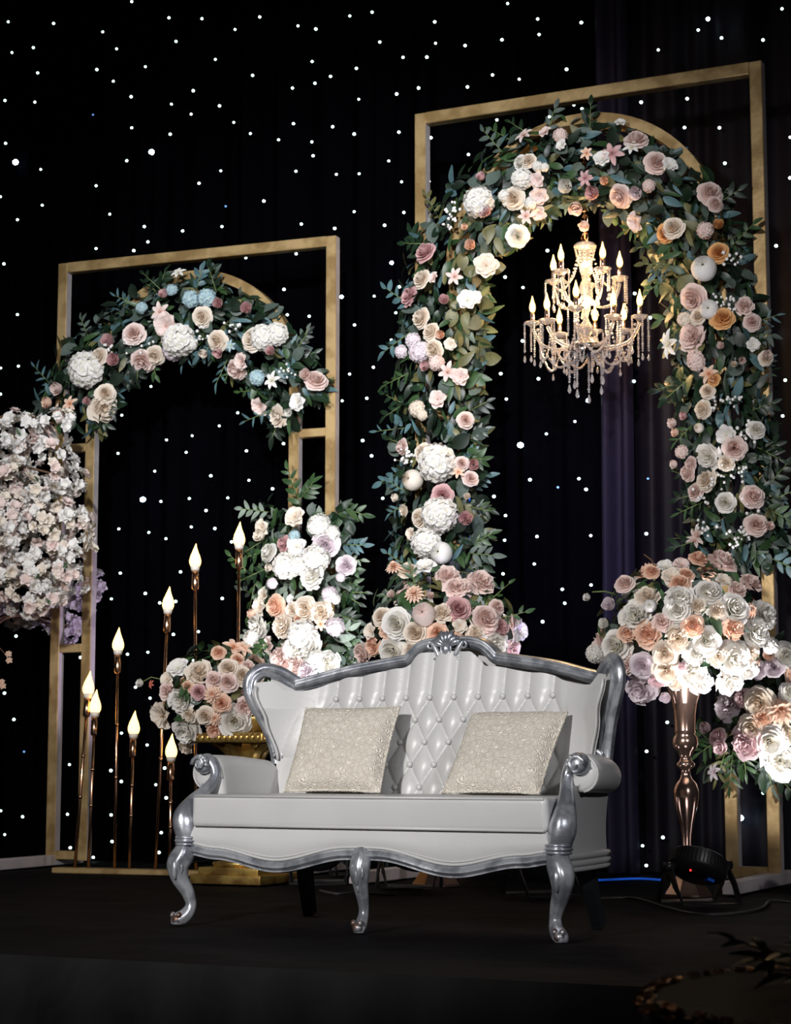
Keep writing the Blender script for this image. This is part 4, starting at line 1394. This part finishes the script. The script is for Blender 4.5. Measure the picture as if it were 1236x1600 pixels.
# ------------------------------------------------------------------ candle stand
CBASE = ground(100, 1364)
CA = LA
cx_, cy_ = fr_vec(CA)
cst = empty('candle_stand', CBASE, CA, 'copper candle stand with flame bulbs on thin rods of rising height', 'candle stand')
cend = (on_plane(470, 1362, CBASE, cy_) - CBASE).dot(cx_)
vs, fs = rounded_box((cend + .06, .10, .03), .005, 1)
MB().add([v + Vector((cend / 2 - .02, 0, .0155)) for v in vs], fs).build('base_bar', M['gold'], cst, smooth=False)
fb = MB()
fb.lathe([(.001, 0), (.024, .002), (.031, .018), (.032, .034), (.026, .058), (.016, .082), (.008, .104), (.003, .120), (.001, .126)], 16, cap=False)
fb.v = [(x + .012 * max(0, z / .13 - .5) ** 2 * 4 * .5, y, z) for x, y, z in fb.v]
flame_me = fb.mesh('flame_bulb')
for (bx, tx, ty) in [(117, 140, 1050), (138, 150, 1079), (179, 185, 982), (202, 210, 1112), (243, 264, 918), (265, 268, 1148), (306, 305, 851), (369, 374, 817)]:
    b = on_plane(bx, 1360, CBASE, cy_) - CBASE
    t = on_plane(tx, ty, CBASE, cy_) - CBASE
    b = Vector((b.dot(cx_), 0, .03))
    t = Vector((t.dot(cx_), 0, t.z))
    d = (t - b).normalized()
    L = (t - b).length - .115 - .12
    rod = MB().tube([b, b + d * (L * .5), b + d * L], .0085, 10, ref=(0, 1, 0)).build('rod', M['copper'], cst)
    for q in (.45, .72):
        MB().tube([b + d * (L * q), b + d * (L * q + .02)], .011, 10, ref=(0, 1, 0)).build('joint_ring', M['copper'], rod)
    sk = MB().tube([b + d * (L - .01), b + d * L, b + d * (L + .095)], [.014, .020, .019], 14, ref=(0, 1, 0)).build('socket', M['copper'], cst)
    MB().tube([b + d * (L + .093), b + d * (L + .118)], [.021, .026], 14, ref=(0, 1, 0)).build('bulb_collar', M['white'], sk)
    q = Vector((0, 0, 1)).rotation_difference(d).to_matrix().to_4x4()
    link('flame_bulb', flame_me, M['bulb'], cst, Matrix.Translation(b + d * (L + .115)) @ q)

# ------------------------------------------------------------------ chandelier
fx, fy = fr_vec(RA)
CHP = on_plane(915, 500, RB, fy)
ctr = -.925
CT = RB + fx * ctr
ch = empty('chandelier', (CT.x, CT.y, 2.50), RA, 'crystal chandelier with lit candle bulbs hanging in the tall arch', 'chandelier')
Z0 = 2.50


def cz(z):
    return z - Z0


MB().tube([(0, 0, cz(3.30)), (0, 0, cz(3.93))], .006, 8, ref=(1, 0, 0)).build('hanging_rod', M['copper'], ch)
mb = MB()
for i in range(12):
    zz = 3.34 + i * .048
    mb.tube([(.018 * math.cos(a), .018 * math.sin(a) * (1 if i % 2 else .35), cz(zz) + .026 * math.sin(a) * (.3 if i % 2 else 1)) for a in [k * math.pi / 6 for k in range(12)]], .005, 6, ref=(.2, .3, 1), loop=True)
mb.build('chain', M['copper'], ch)
mb = MB()
mb.lathe([(.003, cz(3.31)), (.05, cz(3.305)), (.062, cz(3.29)), (.055, cz(3.28)), (.02, cz(3.272)), (.028, cz(3.24)), (.010, cz(3.21)), (.026, cz(3.17)), (.010, cz(3.13)), (.030, cz(3.08)), (.034, cz(3.05)), (.012, cz(3.00)), (.024, cz(2.95)), (.010, cz(2.90)), (.036, cz(2.86)), (.042, cz(2.83)), (.018, cz(2.80)), (.03, cz(2.78)), (.003, cz(2.77))], 24, cap=False)
mb.build('centre_column', M['crystal'], ch)
mb = MB()
mb.lathe([(.003, cz(2.695)), (.05, cz(2.70)), (.09, cz(2.725)), (.105, cz(2.755)), (.10, cz(2.757)), (.06, cz(2.74)), (.003, cz(2.735))], 28, cap=False)
mb.build('bowl', mat('polished_chrome', (.7, .65, .68), .12, metal=1.0), ch)
cb = MB()
cb.lathe([(.001, 0), (.011, .004), (.017, .022), (.015, .042), (.008, .062), (.0035, .082), (.001, .090)], 12, cap=False)
cbulb_me = cb.mesh('candle_bulb')
slv = MB()
slv.lathe([(.001, 0), (.013, 0), (.013, .062), (.001, .062)], 12, cap=False)
sleeve_me = slv.mesh('candle_sleeve')
plt = MB()
plt.lathe([(.001, -.012), (.012, -.012), (.030, .0), (.047, .010), (.045, .014), (.012, .004), (.001, .004)], 16, cap=False)
plate_me = plt.mesh('drip_plate')


def beads(mb, pts, r):
    """cut beads spaced along a line"""
    for i, p in enumerate(pts):
        q = r * (1.0 if i % 4 else 1.25)
        mb.add([p + Vector(v) * q for v in ((1, 0, 0), (0, 1, 0), (-1, 0, 0), (0, -1, 0), (0, 0, 1.1), (0, 0, -1.1))],
               [(0, 1, 4), (1, 2, 4), (2, 3, 4), (3, 0, 4), (1, 0, 5), (2, 1, 5), (3, 2, 5), (0, 3, 5)])


def drop(mb, p, s):
    mb.lathe([(.001, 0), (.006 * s, -.012 * s), (.012 * s, -.038 * s), (.006 * s, -.052 * s), (.001, -.056 * s)], 8, (p.x, p.y, p.z), cap=False)


TIERS = [(5, .185, 3.115, 3.02, .55), (8, .285, 2.885, 2.80, .18)]
tips = {}
for ti, (n, rr, zp, zr, ph) in enumerate(TIERS):
    for k in range(n):
        a = ph + k * 2 * math.pi / n
        rad = rr * (1 if (ti == 0 or k % 2 == 0) else .86)
        zp2 = zp - (.03 if ti and k % 2 else 0)
        d = Vector((math.cos(a), math.sin(a), 0))
        pts = spline([d * .02 + Vector((0, 0, cz(zr))), d * rad * .4 + Vector((0, 0, cz(zr - .055))), d * rad * .8 + Vector((0, 0, cz(zr - .03))), d * rad + Vector((0, 0, cz(zp2 - .02)))], 6)
        MB().tube(pts, .0085, 8, ref=(.1, .2, 1)).build('arm', M['crystal'], ch)
        tip = d * rad + Vector((0, 0, cz(zp2)))
        tips[(ti, k)] = tip
        link('drip_plate', plate_me, M['crystal'], ch, Matrix.Translation(tip))
        link('candle_sleeve', sleeve_me, M['rosegold'], ch, Matrix.Translation(tip + Vector((0, 0, .006))))
        link('candle_bulb', cbulb_me, M['cbulb'], ch, Matrix.Translation(tip + Vector((0, 0, .066))))
        for j in range(4):
            b = a + j * math.pi / 2 + .4
            s = tip + Vector((.043 * math.cos(b), .043 * math.sin(b), .0))
            Ls = FR.uniform(.10, .16) if ti == 0 else FR.uniform(.13, .21)
            mb = MB()
            beads(mb, [s + Vector((0, 0, -.012 * i)) for i in range(int(Ls / .012))], .0068)
            drop(mb, s + Vector((0, 0, -Ls)), .7)
            mb.build('crystal_strand', M['crystal'], ch, smooth=False)
for k in range(8):
    a, b = tips[(1, k)], tips[(1, (k + 1) % 8)]
    mb = MB()
    sag = .19 if k % 2 else .16
    N = 30
    beads(mb, [a * (.9 - 0 * t) * (1 - t) + b * .9 * t + Vector((0, 0, (.1 * 0) - sag * 4 * t * (1 - t) - .03)) + Vector((0, 0, .1 * (a.z * (1 - t) + b.z * t))) for t in [i / N for i in range(N + 1)]], .0075)
    mb.build('crystal_swag', M['crystal'], ch, smooth=False)
for k in range(8):
    a = tips[(1, k)] * .92
    a.z = tips[(1, k)].z - .03
    c = Vector((a.x * .25, a.y * .25, cz(2.72)))
    mb = MB()
    N = 24
    beads(mb, [a * (1 - t) + c * t + Vector((0, 0, -.13 * 4 * t * (1 - t))) for t in [i / N for i in range(N + 1)]], .0072)
    mb.build('crystal_swag', M['crystal'], ch, smooth=False)
for k in range(5):
    a = tips[(0, k)] * .95
    a.z = tips[(0, k)].z - .02
    c = Vector((0, 0, cz(3.27))) + Vector((a.x, a.y, 0)) * .2
    mb = MB()
    N = 20
    beads(mb, [a * (1 - t) + c * t + Vector((0, 0, -.09 * 4 * t * (1 - t))) for t in [i / N for i in range(N + 1)]], .0068)
    mb.build('crystal_swag', M['crystal'], ch, smooth=False)
for k in range(7):
    a = k * 2 * math.pi / 7
    s = Vector((.09 * math.cos(a), .09 * math.sin(a), cz(2.74)))
    mb = MB()
    beads(mb, [s + Vector((0, 0, -.0125 * i)) for i in range(12 + 3 * (k % 3))], .0075)
    drop(mb, s + Vector((0, 0, -.0125 * (12 + 3 * (k % 3)))), .9)
    mb.build('crystal_strand', M['crystal'], ch, smooth=False)
for k in range(10):
    a = k * 2 * math.pi / 10
    s = Vector((.055 * math.cos(a), .055 * math.sin(a), cz(3.285)))
    mb = MB()
    beads(mb, [s + Vector((-.035 * math.cos(a) * (i / 9), -.035 * math.sin(a) * (i / 9), -.016 * i)) for i in range(10 + 4 * (k % 2))], .0075)
    mb.build('crystal_strand', M['crystal'], ch, smooth=False)

for (zz, pw) in ((3.20, 18), (2.98, 28)):
    l = bpy.data.lights.new('chandelier_glow', 'POINT')
    l.energy = pw
    l.color = (1, .62, .28)
    l.shadow_soft_size = .12
    lo = bpy.data.objects.new('chandelier_glow', l)
    COL.objects.link(lo)
    lo.parent = ch
    lo.location = (0, 0, cz(zz))

# ------------------------------------------------------------------ blossom tree
TB = at_depth(-130, 1195, 11.3)
TB.z = 0
tree = empty('blossom_tree', TB, 0, 'artificial cherry tree with pale pink blossom beside the smaller gold arch', 'tree')
mb = MB()
mb.tube(spline([(0, 0, 0), (.04, .02, .7), (-.03, 0, 1.3), (.05, .02, 1.9), (.02, 0, 2.5)], 6), [.07 - .0017 * i for i in range(25)], 12, ref=(1, 0, 0), flute=3, fd=.1)
mb.build('trunk', M['bark'], tree)
BL = [blossom_mesh(i) for i in range(5)]
BRAW = [([v.co.copy() for v in me.vertices], [tuple(p.vertices) for p in me.polygons]) for me in BL]
blobs = [(40, 690, 45, 0), (92, 664, 30, 0), (20, 680, 40, 0), (60, 745, 62, 0), (108, 748, 30, 0), (20, 780, 60, 0), (80, 815, 52, 0), (30, 850, 65, 0), (105, 840, 36, 0), (122, 862, 24, 0), (90, 890, 48, 0), (40, 915, 50, 0), (75, 930, 32, 0), (-20, 820, 80, 0), (-20, 720, 70, 0), (-30, 900, 60, 0), (128, 815, 15, 0),
         (108, 960, 34, 1), (98, 985, 22, 1), (150, 915, 20, 1), (125, 925, 28, 1), (60, 955, 26, 1), (20, 955, 26, 1), (127, 985, 10, 1)]
tf = []
for (x, y, r, bk) in blobs:
    D = 11.05 if not bk else 12.0
    C = at_depth(x, y, D)
    rm = r * D / FPX
    n = max(6, int((26 if not bk else 52) * (r / 40) ** 2))
    br = MB()
    br.tube(spline([Vector((.02, 0, max(.9, C.z - .5))), (Vector((.02, 0, C.z)) + (C - TB)) * .5 + Vector((0, 0, .05)), C - TB], 5), [.016 - .0012 * i for i in range(11)], 6, ref=(0, .3, 1))
    br.build('branch', M['bark'], tree)
    for i in range(n):
        d = Vector((FR.gauss(0, 1), FR.gauss(0, 1), FR.gauss(0, 1))).normalized()
        p = C + d * rm * FR.uniform(.75, 1.05)
        m = Matrix.Translation(p - TB) @ frame_from(d + Vector((FR.uniform(-.5, .5), FR.uniform(-.8, .2), FR.uniform(-.4, .5))), Vector((FR.uniform(-1, 1), FR.uniform(-1, 1), .3)))
        s = FR.uniform(.062, .092)
        tf.append((p.y + .6 * (x < -5), m @ Matrix.Diagonal((s, s, s, 1)), FR.randrange(5), 'L' if bk else FR.choice('BWCW')))  # back clusters take lavender petals to carry the lavender light on them
    for i in range(2):
        d = Vector((FR.gauss(0, 1), -1.2, FR.gauss(0, 1))).normalized()
        if FR.random() < .5 and not bk:
            m = Matrix.Translation(C + d * rm - TB) @ frame_from(d, Vector((FR.uniform(-1, 1), 0, 1))) @ Matrix.Diagonal((.045, .045, .045, 1))
            link('leaf', LM['point'], LEAF['mid'], tree, m)
tf.sort(key=lambda t: t[0])
for (_, m, k, c) in tf[:290]:
    link('blossom', BL[k], PET[c], tree, m)
mb = MB()
idx = []
cl = ['B', 'C', 'W', 'L']
for (_, m, k, c) in tf[290:]:
    vs, fs = BRAW[k]
    mb.add_mesh(vs, fs, m)
    idx += [cl.index(c)] * len(fs)
o = mb.build('blossom_mass', PET['B'], tree, fix=False)
for c in cl[1:]:
    o.data.materials.append(PET[c])
o.data.polygons.foreach_set('material_index', idx)
o['kind'] = 'stuff'
for (x, y) in [(13, 1022), (14, 1032), (2, 1066), (4, 1072)]:
    p = at_depth(x, y, 11.0)
    link('blossom', BL[0], PET['A'], tree, Matrix.Translation(p - TB) @ frame_from(Vector((.2, -1, .2)), Vector((1, 0, .4))) @ Matrix.Diagonal((.04, .04, .04, 1)))
MB().tube([at_depth(-20, 930, 11.05) - TB, at_depth(-12, 1000, 11.02) - TB, at_depth(12, 1026, 11.0) - TB], .003, 5, ref=(1, 0, 0)).build('twig', M['bark'], tree)
MB().tube([at_depth(-20, 930, 11.05) - TB, at_depth(-14, 1040, 11.02) - TB, at_depth(3, 1068, 11.0) - TB], .003, 5, ref=(1, 0, 0)).build('twig', M['bark'], tree)


# ------------------------------------------------------------------ LED par cans (the uplights)
def par_can(base, aim, power, color, size, label, rz=0.0):
    root = empty('par_light', base, rz, label, 'stage light', 'floor uplights')
    inv = Matrix.Rotation(-rz, 4, 'Z')
    d = (inv @ (Vector(aim) - (Vector(base) + Vector((0, 0, .16))))).normalized()
    m = Matrix.Translation((0, 0, .165)) @ frame_from(d, Vector((1, 0, 0)))
    mb = MB()
    mb.lathe([(.001, -.05), (.085, -.05), (.110, -.035), (.118, -.02), (.118, .035), (.112, .04), (.105, .04), (.102, .022), (.001, .02)], 40, cap=False)
    mb.v = [tuple(m @ Vector(v)) for v in mb.v]
    body = mb.build('body', M['black'], root, sharp=35)
    mb = MB()
    for i in range(48):
        a = i * math.pi / 24
        mb.box((.120, 0, .005), (.008, .006, .05), m @ Matrix.Rotation(a, 4, 'Z'))
    mb.build('cooling_fins', M['black'], body, smooth=False)
    mb = MB()
    mb.lathe([(.001, 0), (.10, 0), (.10, .006), (.001, .008)], 32, cap=False)
    mb.v = [tuple(m @ (Vector(v) + Vector((0, 0, .022)))) for v in mb.v]
    mb.build('lens', M['lens'], body)
    for sy in (-.055, .055):
        P = [(-.132, 0, .165), (-.138, sy, .09), (-.13, sy * 2.0, .014), (0, sy * 2.1, .014), (.13, sy * 2.0, .014), (.138, sy, .09), (.132, 0, .165)]
        mb = MB()
        mb.sweep([Vector(p) for p in P], [(-.004, -.016), (.004, -.016), (.004, .016), (-.004, .016)], ref=(0, 1, .2))
        mb.build('yoke', M['black'], root, smooth=False)
    for sx in (-1, 1):
        mb = MB()
        mb.tube([(sx * .112, 0, .165), (sx * .155, 0, .165)], .018, 10, ref=(0, 0, 1))
        mb.build('knob', M['black'], root)
    mb = MB()
    mb.box((.05, -.03, -.056), (.03, .03, .012), m)
    mb.build('power_plug', M['blue'], body, smooth=False)
    mb = MB()
    mb.ball(m @ Vector((-.05, -.05, -.052)), .005, 6, 4)
    mb.build('indicator', M['rled'], body)
    l = bpy.data.lights.new('uplight_beam', 'SPOT')
    l.energy = power
    l.color = color
    l.spot_size = math.radians(size)
    l.spot_blend = .9
    l.shadow_soft_size = .07
    lo = bpy.data.objects.new('uplight_beam', l)
    COL.objects.link(lo)
    lo.parent = root
    lo.matrix_local = Matrix.Translation(m @ Vector((0, 0, .045))) @ (m.to_3x3().to_4x4()) @ Matrix.Rotation(math.pi, 4, 'X')
    return root


b = ground(1092, 1416)
par_can(b, (VC.x + .26, VC.y - .22, VC.z), 230, (1, .97, 1), 60, 'round black uplight on its yoke in front of the trumpet vase', .35)
b = ground(640, 1392)
par_can(b, (MC.x + .15, MC.y, MC.z), 120, (1, .97, 1), 55, 'round black uplight seen between the sofa legs by the vase foot', -.2)
b = ground(845, 1402)
par_can(b, (1.05, 10.9, 1.9), 210, (.62, .50, 1), 50, 'round black uplight with a blue plug behind the right end of the sofa', .5)
b = ground(498, 1383)
par_can(b, (on_plane(478, 930, LB, fr_vec(LA)[1])), 190, (.96, .97, 1), 50, 'round black uplight hidden behind the sofa below the white flower spray', 0)
b = ground(1300, 1402)  # unseen lamp out of view, there to light the low flower spray
par_can(b, (on_plane(1185, 1120, RB - fr_vec(RA)[1] * .2, fr_vec(RA)[1])), 60, (1, .98, .97), 60, 'unseen black uplight beside the tall arch post, lighting the low spray', 0)

b = ground(560, 1371)
par_can(b, (-1.75, 11.6, 1.25), 130, (.80, .66, 1), 34, 'round black uplight turned towards the smaller arch and the blossom tree', .2)

# ------------------------------------------------------------------ cables
def cable(name, pts, r, m, label):
    P = [ground(x, y) for x, y in pts]
    base = P[0].copy()
    root_pts = [p - base + Vector((0, 0, r + .001)) for p in P]
    o = MB().tube(spline(root_pts, 6), r, 6, ref=(0, 0, 1)).build(name, M[m])
    o.location = base
    tag(o, label, 'cable')


cable('power_cable', [(925, 1407), (990, 1406), (1040, 1420), (1090, 1431), (1150, 1430), (1190, 1422), (1205, 1410), (1240, 1413)], .006, 'cable', 'black power cable trailing past the uplight by the trumpet vase')
cable('power_cable', [(500, 1394), (525, 1399), (560, 1397), (595, 1400), (615, 1401)], .006, 'cable', 'black power cable curling on the floor under the sofa')
cable('led_cable', [(925, 1378), (965, 1376), (1000, 1375), (1032, 1377)], .006, 'bled', 'glowing blue cable on the floor behind the sofa side')
fx, fy = fr_vec(RA)
P = [on_plane(x, y, RB - fy * .05, fy) for x, y in [(733, 760), (735, 800), (735, 850), (738, 900)]]
o = MB().tube([p - P[-1] for p in P], .006, 6, ref=(1, 0, 0)).build('blue_cord', M['blue'])
o.location = P[-1]
tag(o, 'bright blue cord hanging down the tall arch behind its garland', 'cord')

# ------------------------------------------------------------------ table in the hall in front of the stage
TT = Vector((.86, 2.87, -.5))
tb = empty('round_table', TT, 0, 'dark round table edged with gold sequins in front of the stage', 'table')
TH = .75
mb = MB()
mb.lathe([(.001, TH - .02), (.50, TH - .02), (.508, TH - .01), (.50, TH), (.001, TH)], 64, cap=False)
mb.build('table_top', M['tabletop'], tb, sharp=50)
mb = MB()


def skirt(u, v):
    a = 2 * math.pi * u
    r = .505 + .05 * (1 - v) + .02 * (1 - v) * math.sin(a * 16)
    return Vector((r * math.cos(a), r * math.sin(a), .012 + (TH - .02) * v))


mb.grid(skirt, 160, 6, closed=True)
mb.build('table_skirt', M['tabletop'], tb)
mb = MB()
for i in range(900):
    a = FR.uniform(0, 2 * math.pi)
    rr = FR.uniform(.492, .520)
    c = Vector((rr * math.cos(a), rr * math.sin(a), TH + .004 - max(0, rr - .505) * 1.0))
    m = Matrix.Translation(c) @ frame_from(Vector((FR.gauss(0, .5), FR.gauss(0, .5), 1)), Vector((1, 0, 0)))
    s = .0062
    mb.add([m @ Vector((s * math.cos(k * math.pi / 3), s * math.sin(k * math.pi / 3), 0)) for k in range(6)], [(0, 1, 2, 3, 4, 5)])
o = mb.build('sequin_edge', M['sequin'], tb, smooth=False, fix=False)
o['kind'] = 'stuff'
PLB = Vector((.72, 3.06, .252))
B = Bunch('table_greenery', PLB, 'low dark green foliage centrepiece on the sequin edged table', 'centrepiece')
for k in range(16):
    a = FR.uniform(0, 6.3)
    d = Vector((math.cos(a), math.sin(a) * .6, FR.uniform(.02, .26))).normalized()
    B.sprig(PLB + Vector((.05 * math.cos(a), .05 * math.sin(a), .01)), d, Vector((-d.x * d.z, -d.y * d.z - .3, 1)).normalized(), FR.uniform(.10, .19), FR.choice(['narrow', 'point']), 'dark', 8, .055)
B.flower('bud', 'W', PLB + Vector((-.075, .0, .05)), Vector((0, -1, .4)), .018)
B.finish()
